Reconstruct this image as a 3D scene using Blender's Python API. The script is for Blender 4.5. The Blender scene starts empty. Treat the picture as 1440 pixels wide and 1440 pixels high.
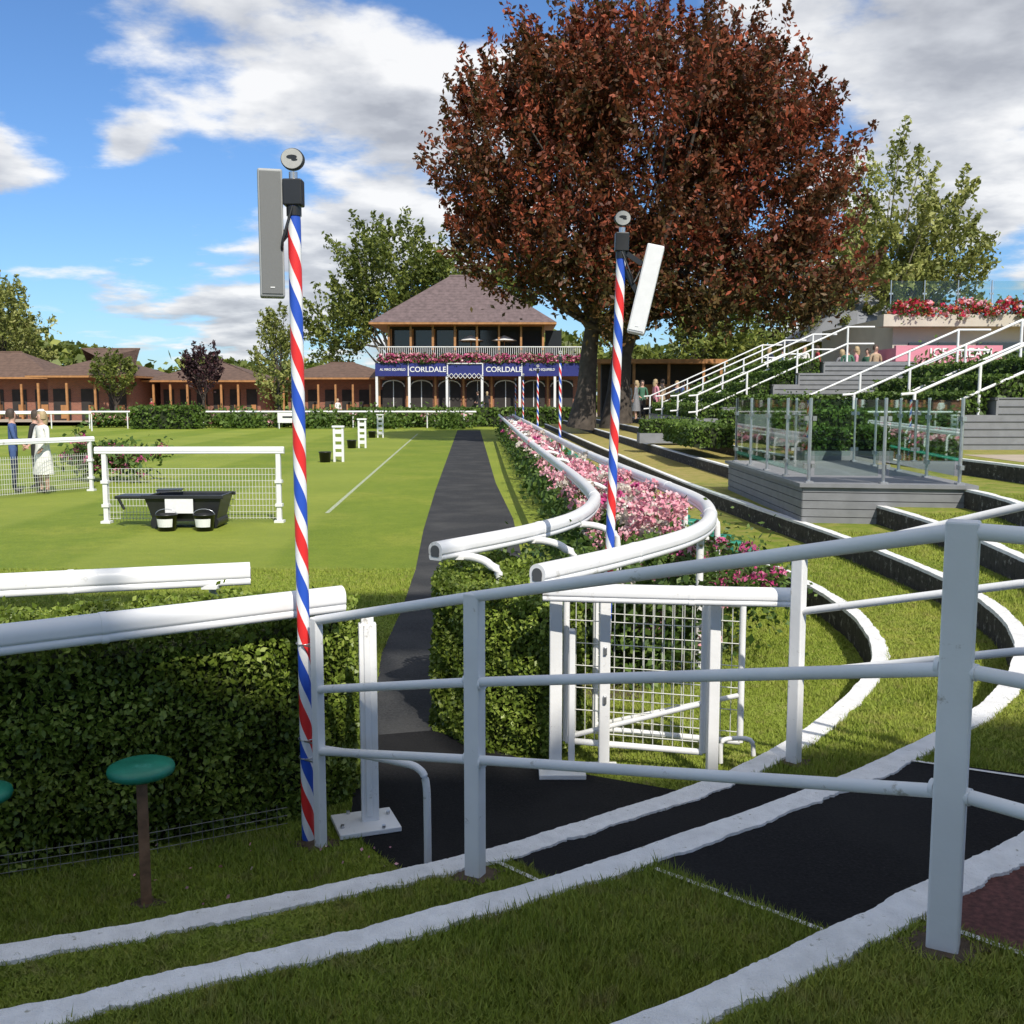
import bpy, math, random
import numpy as np
from mathutils import Vector, Matrix
random.seed(7); rng=np.random.default_rng(7)
scene=bpy.context.scene
COL=scene.collection
# ------------------------------------------------------------------ materials
def newmat(name):
    m=bpy.data.materials.new(name); m.use_nodes=True
    nt=m.node_tree; b=nt.nodes['Principled BSDF']
    return m,nt,b
def N(nt,t,**k):
    n=nt.nodes.new(t)
    for a,v in k.items(): setattr(n,a,v)
    return n
def rgba(c): return (c[0],c[1],c[2],1)
def noise(nt,scale,detail=4,rough=.55,vec=None):
    n=N(nt,'ShaderNodeTexNoise'); n.inputs['Scale'].default_value=scale
    n.inputs['Detail'].default_value=detail; n.inputs['Roughness'].default_value=rough
    if vec is None:
        g=N(nt,'ShaderNodeNewGeometry'); vec=g.outputs['Position']
    nt.links.new(vec,n.inputs['Vector']); return n.outputs['Fac']
def ramp(nt,fac,stops):
    r=N(nt,'ShaderNodeValToRGB'); e=r.color_ramp.elements
    while len(e)<len(stops): e.new(.5)
    for i,(p,c) in enumerate(stops): e[i].position=p; e[i].color=rgba(c)
    nt.links.new(fac,r.inputs['Fac']); return r.outputs['Color']
def mixc(nt,fac,a,b,mode='MIX'):
    m=N(nt,'ShaderNodeMix',data_type='RGBA',blend_type=mode)
    for s,v in ((m.inputs[0],fac),(m.inputs[6],a),(m.inputs[7],b)):
        if isinstance(v,bpy.types.NodeSocket): nt.links.new(v,s)
        elif isinstance(v,(int,float)): s.default_value=v
        else: s.default_value=rgba(v)
    return m.outputs[2]
def math_(nt,op,a,b=0.0,clamp=False):
    m=N(nt,'ShaderNodeMath',operation=op,use_clamp=clamp)
    for s,v in ((m.inputs[0],a),(m.inputs[1],b)):
        if isinstance(v,bpy.types.NodeSocket): nt.links.new(v,s)
        else: s.default_value=v
    return m.outputs[0]
def bump(nt,b,fac,strength=.3,dist=.01):
    n=N(nt,'ShaderNodeBump'); n.inputs['Strength'].default_value=strength; n.inputs['Distance'].default_value=dist
    nt.links.new(fac,n.inputs['Height']); nt.links.new(n.outputs[0],b.inputs['Normal'])
def simple(name,c,rough=.6,var=.2,scale=8,bs=0,metal=0,dirt=None):
    m,nt,b=newmat(name)
    f=noise(nt,scale,3)
    lo=[x*(1-var) for x in c]; hi=[min(1,x*(1+var*.6)) for x in c]
    col=ramp(nt,f,[(.3,lo),(.7,hi)])
    if dirt:
        f2=noise(nt,dirt[1],6,.7)
        k=ramp(nt,f2,[(dirt[2],(0,0,0)),(dirt[2]+.08,(1,1,1))])
        col=mixc(nt,k,col,dirt[0])
    nt.links.new(col,b.inputs['Base Color']); b.inputs['Roughness'].default_value=rough; b.inputs['Metallic'].default_value=metal
    if bs: bump(nt,b,noise(nt,scale*12,3),bs)
    return m
M={}
M['white']=simple('white_paint',(.78,.78,.77),.45,.08,3,.1,dirt=((.36,.33,.27),9,.63))
M['plastic']=simple('white_plastic',(.79,.79,.79),.35,.06,2,dirt=((.48,.46,.42),5,.62))
M['whitefar']=simple('white_far',(.74,.74,.73),.5,.05,2)
M['chalk']=simple('kerb_paint',(.80,.80,.79),.9,.12,14,.8,dirt=((.36,.35,.28),26,.62))
M['riser']=simple('riser_timber',(.045,.04,.034),.9,.5,14,.5,dirt=((.24,.23,.21),11,.57))
M['line']=simple('line_paint',(.42,.46,.33),.9,.2,20,dirt=((.2,.26,.06),25,.5))
M['black']=simple('black_plastic',(.018,.019,.021),.4,.2,6)
M['wire']=simple('wire_white',(.62,.62,.57),.5,.1,20)
M['wiregrey']=simple('wire_grey',(.22,.22,.21),.5,.3,20,metal=.4)
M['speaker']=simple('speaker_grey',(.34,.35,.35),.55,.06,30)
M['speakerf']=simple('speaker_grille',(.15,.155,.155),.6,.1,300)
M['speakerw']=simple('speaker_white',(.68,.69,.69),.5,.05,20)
M['badge']=simple('badge_face',(.42,.42,.4),.5,.1,40)
M['steel']=simple('steel',(.55,.56,.57),.3,.1,9,metal=.85)
M['green']=simple('seat_green',(.014,.21,.13),.4,.25,9,.1,dirt=((.05,.28,.2),12,.58))
M['wood']=simple('post_wood',(.24,.13,.07),.75,.4,18,.3)
M['timber']=simple('orange_timber',(.40,.19,.07),.6,.25,3)
M['grey']=simple('deck_grey',(.20,.205,.215),.6,.14,5,.1)
M['greyedge']=simple('deck_grey_dark',(.085,.088,.092),.6,.1,5)
M['trunk']=simple('bark',(.075,.06,.048),.9,.4,4,.8)
M['trunkg']=simple('bark_grey',(.24,.21,.16),.9,.35,4,.8)
M['soil']=simple('soil',(.10,.07,.045),.95,.4,20,.6)
M['skin']=simple('skin',(.52,.31,.23),.55,.06,20)
M['hair']=simple('hair_brown',(.06,.04,.028),.7,.3,60)
M['hairb']=simple('hair_blond',(.42,.31,.17),.6,.2,60)
M['redbrown']=simple('rubber_red',(.21,.075,.06),.95,.5,60,1.0)
M['cream']=simple('cream_wall',(.5,.46,.38),.8,.1,1)
M['navy']=simple('fascia_navy',(.022,.028,.17),.45,.1,2)
M['pink']=simple('kiosk_pink',(.62,.22,.29),.6,.1,2)
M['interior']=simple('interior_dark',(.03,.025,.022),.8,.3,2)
M['paving']=simple('paving_buff',(.40,.33,.25),.9,.15,3,.3)
M['paper']=simple('paper_label',(.75,.75,.74),.7,.05,20)
def asphalt():
    m,nt,b=newmat('asphalt_black')
    f=noise(nt,90,5,.7); f2=noise(nt,1.6,4); f3=noise(nt,14,6,.75)
    c=ramp(nt,f,[(.35,(.008,.008,.009)),(.62,(.018,.018,.019)),(.8,(.06,.06,.058))])
    c=mixc(nt,ramp(nt,f2,[(.4,(0,0,0)),(.7,(.5,.5,.5))]),c,(.026,.026,.026))
    c=mixc(nt,ramp(nt,f3,[(.66,(0,0,0)),(.72,(.5,.5,.5))]),c,(.075,.07,.06))
    nt.links.new(c,b.inputs['Base Color']); b.inputs['Roughness'].default_value=.95; b.inputs['Specular IOR Level'].default_value=.12
    bump(nt,b,f,.7,.008); return m
M['asphalt']=asphalt()
def pathm():
    m,nt,b=newmat('rubber_path')
    f=noise(nt,60,5,.7); f2=noise(nt,1.1,5); f3=noise(nt,9,5,.7)
    c=ramp(nt,f,[(.35,(.028,.029,.031)),(.7,(.064,.066,.069))])
    c=mixc(nt,ramp(nt,f2,[(.45,(0,0,0)),(.7,(.6,.6,.6))]),c,(.085,.085,.083))
    c=mixc(nt,ramp(nt,f3,[(.60,(0,0,0)),(.75,(.5,.5,.5))]),c,(.13,.125,.115))
    nt.links.new(c,b.inputs['Base Color']); b.inputs['Roughness'].default_value=.95; b.inputs['Specular IOR Level'].default_value=.12
    bump(nt,b,f,.6,.01); return m
M['path']=pathm()
def grassm(name,dry=False,blade=False):
    m,nt,b=newmat(name)
    g=N(nt,'ShaderNodeNewGeometry'); pos=g.outputs['Position']
    f=noise(nt,.45,5,.6,pos); f2=noise(nt,28,5,.75,pos); f3=noise(nt,4,4,.6,pos)
    c=ramp(nt,f,[(.3,(.165,.235,.022)),(.5,(.22,.285,.03)),(.72,(.30,.33,.05))])
    c=mixc(nt,ramp(nt,f3,[(.35,(.5,.5,.5)),(.6,(0,0,0))]),c,(.13,.20,.018))
    if not blade:
        c=mixc(nt,.7,c,ramp(nt,f2,[(.3,(.35,.4,.32)),(.65,(1.25,1.2,1.1))]),'MULTIPLY')
    sx=N(nt,'ShaderNodeSeparateXYZ'); nt.links.new(pos,sx.inputs[0])
    if dry:
        y=sx.outputs['Y']
        t=math_(nt,'MULTIPLY',math_(nt,'SUBTRACT',y,11),.09,True)
        k=math_(nt,'MULTIPLY',t,.6)
        k2=math_(nt,'ADD',k,math_(nt,'MULTIPLY',math_(nt,'SUBTRACT',f3,.46),1.6),True)
        c=mixc(nt,k2,c,(.40,.30,.12))
    elif not blade:
        s=N(nt,'ShaderNodeMath',operation='SINE')
        r=math_(nt,'ADD',math_(nt,'MULTIPLY',sx.outputs['X'],1.25),math_(nt,'MULTIPLY',sx.outputs['Y'],.06))
        nt.links.new(r,s.inputs[0])
        k=math_(nt,'MULTIPLY',math_(nt,'ADD',math_(nt,'MULTIPLY',s.outputs[0],3),.5,True),.38,True)
        c=mixc(nt,k,c,(.33,.365,.065))
        s2=N(nt,'ShaderNodeMath',operation='SINE'); r2=math_(nt,'MULTIPLY',sx.outputs['Y'],1.1); nt.links.new(r2,s2.inputs[0])
        k=math_(nt,'MULTIPLY',math_(nt,'ADD',math_(nt,'MULTIPLY',s2.outputs[0],2),.5,True),.22,True)
        c=mixc(nt,k,c,(.14,.21,.02))
    if blade:
        c=mixc(nt,math_(nt,'MULTIPLY',g.outputs['Random Per Island'],.5),c,(.30,.32,.09))
        f4=noise(nt,9,3,.6,pos); c=mixc(nt,ramp(nt,f4,[(.52,(0,0,0)),(.75,(.65,.65,.65))]),c,(.30,.24,.11))
    nt.links.new(c,b.inputs['Base Color']); b.inputs['Roughness'].default_value=.75; b.inputs['Specular IOR Level'].default_value=.2
    if not blade: bump(nt,b,f2,.8,.03)
    return m
M['lawn']=grassm('lawn_grass'); M['terr']=grassm('terrace_grass',True); M['blade']=grassm('grass_blade',False,True)
def leafm(name,c1,c2,c3,trans=.3,clump=.5,rough=.5,other=None):
    m,nt,b=newmat(name)
    g=N(nt,'ShaderNodeNewGeometry')
    c=ramp(nt,g.outputs['Random Per Island'],[(.0,c1),(.55,c2),(1,c3)])
    f=noise(nt,clump,2,.6,g.outputs['Position'])
    c=mixc(nt,ramp(nt,f,[(.38,(.75,.75,.75)),(.6,(0,0,0))]),c,other or [x*.8 for x in c1])
    nt.links.new(c,b.inputs['Base Color']); b.inputs['Roughness'].default_value=rough; b.inputs['Specular IOR Level'].default_value=.3
    tr=N(nt,'ShaderNodeBsdfTranslucent'); nt.links.new(c,tr.inputs['Color'])
    mx=N(nt,'ShaderNodeMixShader'); mx.inputs[0].default_value=trans
    nt.links.new(b.outputs[0],mx.inputs[1]); nt.links.new(tr.outputs[0],mx.inputs[2])
    nt.links.new(mx.outputs[0],nt.nodes['Material Output'].inputs['Surface'])
    return m
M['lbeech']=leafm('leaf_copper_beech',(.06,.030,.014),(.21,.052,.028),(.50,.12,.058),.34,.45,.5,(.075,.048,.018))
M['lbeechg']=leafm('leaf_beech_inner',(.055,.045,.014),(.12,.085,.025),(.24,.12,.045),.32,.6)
M['lgreen']=leafm('leaf_green',(.08,.11,.02),(.18,.22,.04),(.32,.34,.08),.3,.4)
M['lpale']=leafm('leaf_pale',(.16,.19,.04),(.32,.34,.09),(.48,.47,.18),.3,.4)
M['lhedge']=leafm('leaf_hedge',(.10,.15,.02),(.21,.29,.04),(.38,.45,.10),.25,4,.4)
M['lbox']=leafm('leaf_box_hedge',(.06,.11,.018),(.11,.18,.03),(.17,.25,.05),.2,1)
M['lpurple']=leafm('leaf_purple',(.03,.017,.02),(.06,.026,.03),(.10,.04,.045),.2,1)
M['lbush']=leafm('leaf_bush',(.05,.10,.018),(.11,.18,.035),(.18,.26,.06),.25,2)
M['fpink']=leafm('petal_pink',(.74,.28,.36),(.84,.46,.50),(.86,.68,.68),.2,9)
M['fmag']=leafm('petal_magenta',(.5,.05,.2),(.66,.12,.3),(.78,.35,.45),.2,9)
M['fred']=leafm('petal_red',(.45,.02,.05),(.65,.05,.12),(.75,.35,.08),.2,9)
M['fwhite']=leafm('petal_white',(.6,.5,.42),(.75,.7,.6),(.8,.75,.72),.2,9)
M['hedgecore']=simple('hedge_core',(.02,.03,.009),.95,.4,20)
def glassm():
    m,nt,b=newmat('glass_panel')
    tr=N(nt,'ShaderNodeBsdfTransparent'); tr.inputs[0].default_value=(.86,.92,.9,1)
    gl=N(nt,'ShaderNodeBsdfGlossy'); gl.inputs['Roughness'].default_value=.02
    lw=N(nt,'ShaderNodeLayerWeight'); lw.inputs[0].default_value=.25
    mx=N(nt,'ShaderNodeMixShader'); nt.links.new(lw.outputs['Fresnel'],mx.inputs[0])
    nt.links.new(tr.outputs[0],mx.inputs[1]); nt.links.new(gl.outputs[0],mx.inputs[2])
    nt.links.new(mx.outputs[0],nt.nodes['Material Output'].inputs['Surface']); return m
M['glass']=glassm()
def windowm():
    m,nt,b=newmat('window_glass'); b.inputs['Base Color'].default_value=(.03,.035,.04,1); b.inputs['Roughness'].default_value=.08
    return m
M['window']=windowm()
def brickm():
    m,nt,b=newmat('red_brick')
    tc=N(nt,'ShaderNodeNewGeometry'); s=N(nt,'ShaderNodeSeparateXYZ'); nt.links.new(tc.outputs['Position'],s.inputs[0])
    cb=N(nt,'ShaderNodeCombineXYZ'); nt.links.new(math_(nt,'ADD',s.outputs['X'],s.outputs['Y']),cb.inputs[0]); nt.links.new(s.outputs['Z'],cb.inputs[1])
    br=N(nt,'ShaderNodeTexBrick'); nt.links.new(cb.outputs[0],br.inputs['Vector'])
    br.inputs['Color1'].default_value=(.30,.10,.055,1); br.inputs['Color2'].default_value=(.21,.07,.045,1); br.inputs['Mortar'].default_value=(.28,.21,.16,1)
    br.inputs['Scale'].default_value=1; br.inputs['Brick Width'].default_value=.22; br.inputs['Row Height'].default_value=.075; br.inputs['Mortar Size'].default_value=.008
    nt.links.new(br.outputs[0],b.inputs['Base Color']); b.inputs['Roughness'].default_value=.9; return m
M['brick']=brickm()
def tilem(name,c):
    m,nt,b=newmat(name)
    g=N(nt,'ShaderNodeNewGeometry'); s=N(nt,'ShaderNodeSeparateXYZ'); nt.links.new(g.outputs['Position'],s.inputs[0])
    w=math_(nt,'FRACT',math_(nt,'MULTIPLY',s.outputs['Z'],4.5))
    f=noise(nt,3,4)
    col=ramp(nt,f,[(.3,[x*.7 for x in c]),(.7,[x*1.2 for x in c])])
    col=mixc(nt,ramp(nt,w,[(.0,(.6,.6,.6)),(.2,(0,0,0))]),col,[x*.45 for x in c])
    nt.links.new(col,b.inputs['Base Color']); b.inputs['Roughness'].default_value=.85; return m
M['tiles']=tilem('roof_tiles',(.14,.10,.10)); M['tilesb']=tilem('roof_tiles_brown',(.13,.08,.058))
M['lead']=simple('lead_grey',(.22,.23,.25),.6,.1,2)
def polem():
    m,nt,b=newmat('striped_pole_paint')
    tc=N(nt,'ShaderNodeTexCoord'); s=N(nt,'ShaderNodeSeparateXYZ'); nt.links.new(tc.outputs['Object'],s.inputs[0])
    a=math_(nt,'ARCTAN2',s.outputs['Y'],s.outputs['X'])
    t=math_(nt,'FRACT',math_(nt,'ADD',math_(nt,'MULTIPLY',a,.15915494),math_(nt,'ADD',math_(nt,'MULTIPLY',s.outputs['Z'],2.35),10)))
    r=N(nt,'ShaderNodeValToRGB'); r.color_ramp.interpolation='CONSTANT'; e=r.color_ramp.elements
    e.new(.5); e.new(.5)
    for i,(p,c) in enumerate([(0,(.72,.03,.03)),(.29,(.8,.8,.8)),(.5,(.025,.09,.50)),(.79,(.8,.8,.8))]): e[i].position=p; e[i].color=rgba(c)
    nt.links.new(t,r.inputs[0])
    f=noise(nt,25,8,.7)
    c=mixc(nt,ramp(nt,f,[(.66,(0,0,0)),(.74,(.7,.7,.7))]),r.outputs[0],(.25,.22,.2))
    nt.links.new(c,b.inputs['Base Color']); b.inputs['Roughness'].default_value=.4; return m
M['pole']=polem()
def cloth(n,c): 
    if n not in M: M[n]=simple(n,c,.85,.15,15)
    return n
# ------------------------------------------------------------------ mesh builder
class Bd:
    def __init__(s): s.v=[]; s.f=[]; s.m=[]; s.sm=[]; s.mats=[]
    def mi(s,m):
        if m not in s.mats: s.mats.append(m)
        return s.mats.index(m)
    def add(s,vs,fs,m,smooth=False):
        o=len(s.v); s.v+= [tuple(v) for v in vs]; k=s.mi(m)
        for f in fs: s.f.append([o+i for i in f]); s.m.append(k); s.sm.append(smooth)
    def box(s,c,d,m,rz=0,rot=None):
        R=rot if rot is not None else Matrix.Rotation(rz,3,'Z')
        vs=[Vector(c)+R@Vector((x*d[0]/2,y*d[1]/2,z*d[2]/2)) for x in(-1,1) for y in(-1,1) for z in(-1,1)]
        s.add(vs,[(0,1,3,2),(4,6,7,5),(0,4,5,1),(2,3,7,6),(0,2,6,4),(1,5,7,3)],m)
    def beam(s,p0,p1,w,h,m):
        p0=Vector(p0);p1=Vector(p1); d=(p1-p0); L=d.length; d.normalize()
        up=Vector((0,0,1)) if abs(d.z)<.95 else Vector((0,1,0))
        x=d.cross(up).normalized(); u=x.cross(d)
        R=Matrix((x,d,u)).transposed()
        s.box((p0+p1)/2,(w,L,h),m,rot=R)
    def tube(s,pts,r,m,n=10,ry=None,cap=True,smooth=True):
        pts=[Vector(p) for p in pts]; k=len(pts)
        rs=r if isinstance(r,(list,tuple)) else [r]*k
        vs=[];
        for i,p in enumerate(pts):
            d=(pts[min(i+1,k-1)]-pts[max(i-1,0)]).normalized()
            up=Vector((0,0,1)) if abs(d.z)<.93 else Vector((0,1,0))
            x=d.cross(up).normalized(); u=x.cross(d)
            for j in range(n):
                a=2*math.pi*j/n
                vs.append(p+x*math.cos(a)*rs[i]+u*math.sin(a)*(ry if ry else rs[i]))
        fs=[(i*n+j,i*n+(j+1)%n,(i+1)*n+(j+1)%n,(i+1)*n+j) for i in range(k-1) for j in range(n)]
        s.add(vs,fs,m,smooth)
        if cap: s.add(vs[:n],[tuple(range(n))],m); s.add(vs[-n:],[tuple(range(n))],m)
    def sweep(s,P,prof,m,caps=True):
        P=[Vector(p) for p in P]; k=len(P); n=len(prof); vs=[]
        for i,p in enumerate(P):
            d=(P[min(i+1,k-1)]-P[max(i-1,0)]).normalized(); x=d.cross(Vector((0,0,1))).normalized(); u=x.cross(d)
            vs+=[p+x*a+u*b_ for a,b_ in prof]
        s.add(vs,[(i*n+j,i*n+(j+1)%n,(i+1)*n+(j+1)%n,(i+1)*n+j) for i in range(k-1) for j in range(n)],m,True)
        if caps: s.add(vs[:n],[tuple(range(n))],m); s.add(vs[-n:],[tuple(range(n))],m)
    def wire(s,p0,p1,r,m): s.tube([p0,p1],r,m,n=4,cap=False,smooth=False)
    def lathe(s,c,prof,m,n=24,smooth=True):
        vs=[(c[0]+r*math.cos(2*math.pi*j/n),c[1]+r*math.sin(2*math.pi*j/n),c[2]+z) for r,z in prof for j in range(n)]
        fs=[(i*n+j,i*n+(j+1)%n,(i+1)*n+(j+1)%n,(i+1)*n+j) for i in range(len(prof)-1) for j in range(n)]
        s.add(vs,fs,m,smooth)
    def prism(s,poly,z0,z1,mt,ms=None):
        n=len(poly); ms=ms or mt
        s.add([(x,y,z1) for x,y in poly],[tuple(range(n))],mt)
        s.add([(x,y,z0) for x,y in poly]+[(x,y,z1) for x,y in poly],[(i,(i+1)%n,n+(i+1)%n,n+i) for i in range(n)],ms)
    def obj(s,name,parent=None,bevel=0):
        me=bpy.data.meshes.new(name); me.from_pydata(s.v,[],s.f)
        for m in s.mats: me.materials.append(M[m])
        me.polygons.foreach_set('material_index',s.m); me.polygons.foreach_set('use_smooth',s.sm); me.update()
        o=bpy.data.objects.new(name,me); COL.objects.link(o)
        if parent: o.parent=parent
        if bevel:
            b=o.modifiers.new('b','BEVEL'); b.width=bevel; b.segments=2; b.limit_method='ANGLE'
        return o
def empty(name,loc=(0,0,0)):
    o=bpy.data.objects.new(name,None); o.location=loc; o.empty_display_size=.2; COL.objects.link(o); return o
def np_mesh(name,V,k,mat,parent=None):
    n=len(V)//k
    me=bpy.data.meshes.new(name); me.vertices.add(len(V)); me.vertices.foreach_set('co',np.ascontiguousarray(V,dtype=np.float32).ravel())
    me.loops.add(n*k); me.loops.foreach_set('vertex_index',np.arange(n*k,dtype=np.int32))
    me.polygons.add(n); me.polygons.foreach_set('loop_start',np.arange(0,n*k,k,dtype=np.int32))
    me.update(calc_edges=True); me.materials.append(M[mat])
    o=bpy.data.objects.new(name,me); COL.objects.link(o)
    if parent: o.parent=parent
    return o
def leaves(C,size,aspect=.55,bias=None,nb=.0):
    n=len(C); u=rng.normal(size=(n,3)); 
    if bias is not None: u=u/np.linalg.norm(u,axis=1)[:,None]+bias*nb
    u/=np.linalg.norm(u,axis=1)[:,None]
    w=rng.normal(size=(n,3)); v=np.cross(u,w); v/=np.linalg.norm(v,axis=1)[:,None]
    s=(size*(.6+.8*rng.random(n)))[:,None]
    V=np.empty((n,4,3)); V[:,0]=C-u*s; V[:,1]=C+v*s*aspect+u*s*.1; V[:,2]=C+u*s; V[:,3]=C-v*s*aspect+u*s*.1
    return V.reshape(-1,3)
def catmull(P,k=8):
    P=[np.array(p,float) for p in P]; P=[2*P[0]-P[1]]+P+[2*P[-1]-P[-2]]; out=[]
    for i in range(1,len(P)-2):
        for j in range(k):
            t=j/k; a,b,c,d=P[i-1:i+3]
            out.append(.5*((2*b)+(-a+c)*t+(2*a-5*b+4*c-d)*t*t+(-a+3*b-3*c+d)*t**3))
    out.append(P[-2]); return np.array(out)
def inpoly(x,y,poly):
    r=np.zeros(len(x),bool); n=len(poly)
    for i in range(n):
        x0,y0=poly[i][0],poly[i][1]; x1,y1=poly[(i+1)%n][0],poly[(i+1)%n][1]
        if y0==y1: continue
        c=((y0>y)!=(y1>y))&(x<(x1-x0)*(y-y0)/(y1-y0)+x0); r^=c
    return r
def distpoly(x,y,P):
    d=np.full(len(x),9e9)
    for i in range(len(P)-1):
        a=P[i][:2];b=P[i+1][:2]
        if min(a[1],b[1])>14: continue
        ab=b-a; t=np.clip(((x-a[0])*ab[0]+(y-a[1])*ab[1])/(ab@ab+1e-9),0,1)
        d=np.minimum(d,np.hypot(x-a[0]-t*ab[0],y-a[1]-t*ab[1]))
    return d
# ------------------------------------------------------------------ ground & terraces
b=Bd(); b.add([(-1500,-600,0),(1500,-600,0),(1500,2500,0),(-1500,2500,0)],[(0,1,2,3)],'lawn'); b.obj('lawn_ground')
E=[
 [(-6,1.9),(-4,2.45),(-2.6,2.95),(-1.74,3.29),(-1.31,3.46),(-.86,3.66),(-.45,3.86),(-.06,4.07),(.41,4.40),(.97,4.83),(1.45,5.33),(1.91,5.95),(2.36,6.69),(2.66,7.36),(2.87,8.18),(2.98,9.19),(2.94,10.6),(2.78,12.1),(2.5,15),(2.15,21),(1.6,40),(1.2,56),(.9,66)],
 [(-6,1.1),(-4,1.65),(-2.4,2.2),(-1.36,2.56),(-1.04,2.71),(-.68,2.88),(-.27,3.09),(.32,3.45),(1.1,4.01),(1.7,4.5),(2.4,5.19),(2.98,5.98),(3.5,7.0),(3.82,8.21),(3.95,9.58),(3.93,11.3),(3.84,12.9),(3.54,16.89),(3.3,22),(2.8,40),(2.4,56),(2.1,66)],
 [(-6,-.2),(-3.5,.5),(-1,1.45),(.29,2.18),(.80,2.53),(1.3,2.9),(1.72,3.22),(2.5,4.0),(3.3,5.0),(3.95,6.4),(4.3,7.7),(4.55,9.3),(4.75,11),(4.8,13),(4.7,17),(4.45,22),(4.0,40),(3.6,56),(3.3,66)],
 [(-6,-2),(-3,-.9),(0,.7),(1.6,1.9),(2.7,3.0),(3.8,4.3),(4.8,6.3),(5.3,8.6),(5.6,11),(5.85,13.1),(5.75,18),(5.5,24.4),(5.1,40),(4.8,56),(4.5,66)],
 [(-6,-4),(-3,-2.4),(.5,-.6),(2.6,1.3),(3.8,2.6),(5.0,4.3),(6.2,6.5),(6.9,9),(7.1,11.5),(7.1,14),(6.9,18),(6.6,24.4),(6.2,40),(5.8,56),(5.5,66)]]
Z=[.23,.46,.69,.92,1.15]
EC=[catmull(e,8) for e in E]
polys=[]
for k in range(5):
    P=[tuple(p) for p in EC[k]]
    poly=P+[(60,66),(60,-60),(-60,-60),(-60,P[0][1])]
    polys.append(poly)
    b=Bd(); n=len(poly)
    b.add([(x,y,Z[k]) for x,y in poly],[tuple(range(n))],'terr')
    b.obj('terrace_grass')
    P=EC[k]; L=len(P); T=np.gradient(P,axis=0); T/=np.linalg.norm(T,axis=1)[:,None]; R=np.stack([T[:,1],-T[:,0]],1)
    tt=np.linspace(0,L-1,L*6); Px=np.interp(tt,range(L),P[:,0]); Py=np.interp(tt,range(L),P[:,1]); Rx=np.interp(tt,range(L),R[:,0]); Ry=np.interp(tt,range(L),R[:,1])
    n=len(tt)
    def sm(a):
        w=rng.normal(size=n+16); return (np.convolve(w,np.ones(9)/9,'same')[8:8+n]*1.8+rng.normal(size=n)*.16)*a
    w0=-.02+sm(.004); w1=.095+sm(.011); 
    zt=Z[k]+.016+sm(.002)
    A0=np.stack([Px+Rx*w0,Py+Ry*w0],1); A1=np.stack([Px+Rx*w1,Py+Ry*w1],1)
    vs=[];fs=[];b=Bd()
    for i in range(n):
        lo=Z[k]-.26
        vs+=[(A0[i,0],A0[i,1],lo),(A0[i,0],A0[i,1],zt[i]-.03),(A0[i,0]+.004*Rx[i],A0[i,1]+.004*Ry[i],zt[i]),(A1[i,0],A1[i,1],zt[i]-.003),(A1[i,0]+.006*Rx[i],A1[i,1]+.006*Ry[i],Z[k]-.02)]
    f1=[(i*5,(i+1)*5,(i+1)*5+1,i*5+1) for i in range(n-1)]
    f2=[(i*5+j,(i+1)*5+j,(i+1)*5+j+1,i*5+j+1) for i in range(n-1) for j in (1,2,3)]
    b.add(vs,f1,'riser'); b.add(vs,f2,'chalk',False); b.obj('terrace_kerb')
def flat(name,pts,z,m):
    b=Bd(); b.add([(x,y,z) for x,y in pts],[tuple(range(len(pts)))],m); return b.obj(name)
def stripe(name,pts,w,z,m='line'):
    b=Bd(); P=catmull(pts,6); T=np.gradient(P,axis=0); T/=np.linalg.norm(T,axis=1)[:,None]; R=np.stack([T[:,1],-T[:,0]],1)*w/2
    n=len(P); vs=[(p[0]-r[0],p[1]-r[1],z) for p,r in zip(P,R)]+[(p[0]+r[0],p[1]+r[1],z) for p,r in zip(P,R)]
    b.add(vs,[(i,i+1,n+i+1,n+i) for i in range(n-1)],m); return b.obj(name)
pathpoly=[(-3.6,67.8),(-1.75,23.3),(-1.42,16.3),(-1.19,12.5),(-1.1,10),(-1.08,8.3),(-.98,7.2),(-.9,6.2),(-.85,5.3),(-.80,4.8),(-.45,4.3),(-.2,4.03),(.05,4.15),(.41,4.44),(.97,4.87),(1.1,5.0),(.93,5.28),(.24,5.62),(-.5,6.3),(-.4,7.2),(0,9),(.14,13.1),(.02,17.8),(-.4,25.3),(-2.1,67.8)]
flat('horse_path',pathpoly,.004,'path')
flat('rubber_walkway_lower',[(-.85,5.4),(-.80,4.8),(-.45,4.3),(-.2,4.03),(.05,4.15),(.41,4.44),(.97,4.87),(1.1,5.0),(.93,5.28),(.24,5.62),(-.5,6.3),(-.88,6.2)],.008,'asphalt')
aisA=[(-.06,4.07),(.41,4.42),(1.0,4.87),(1.56,4.77),(2.1,4.66),(1.3,3.9),(.4,3.5)]
aisB=[(.45,3.52),(1.1,4.03),(1.7,4.5),(2.0,4.44),(2.75,4.1),(1.95,3.3),(1.22,2.74)]
aisC=[(1.05,2.72),(1.66,3.19),(2.5,4.0),(3.3,3.6),(1.85,1.95)]
flat('rubber_walkway',aisA,.234,'asphalt'); flat('rubber_walkway',aisB,.464,'asphalt'); flat('rubber_walkway_red',aisC,.694,'redbrown')
for z,p in ((.238,[(-.09,3.99),(.4,3.5)]),(.238,[(1.0,4.87),(1.56,4.77),(2.0,4.62)]),(.468,[(.5,3.42),(.93,3.03),(1.22,2.74)]),(.468,[(1.8,4.5),(2.22,4.29),(2.75,4.05)]),(.698,[(1.08,2.68),(1.30,2.46),(1.85,1.95)])):
    stripe('painted_edge_line',p,.022,z,'chalk')
stripe('lawn_white_line',[(-3.4,18.7),(-4.2,34),(-5.6,61)],.08,.004)
flat('far_walkway',[(-60,78),(40,78),(40,130),(-60,130)],.3,'paving')
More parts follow.
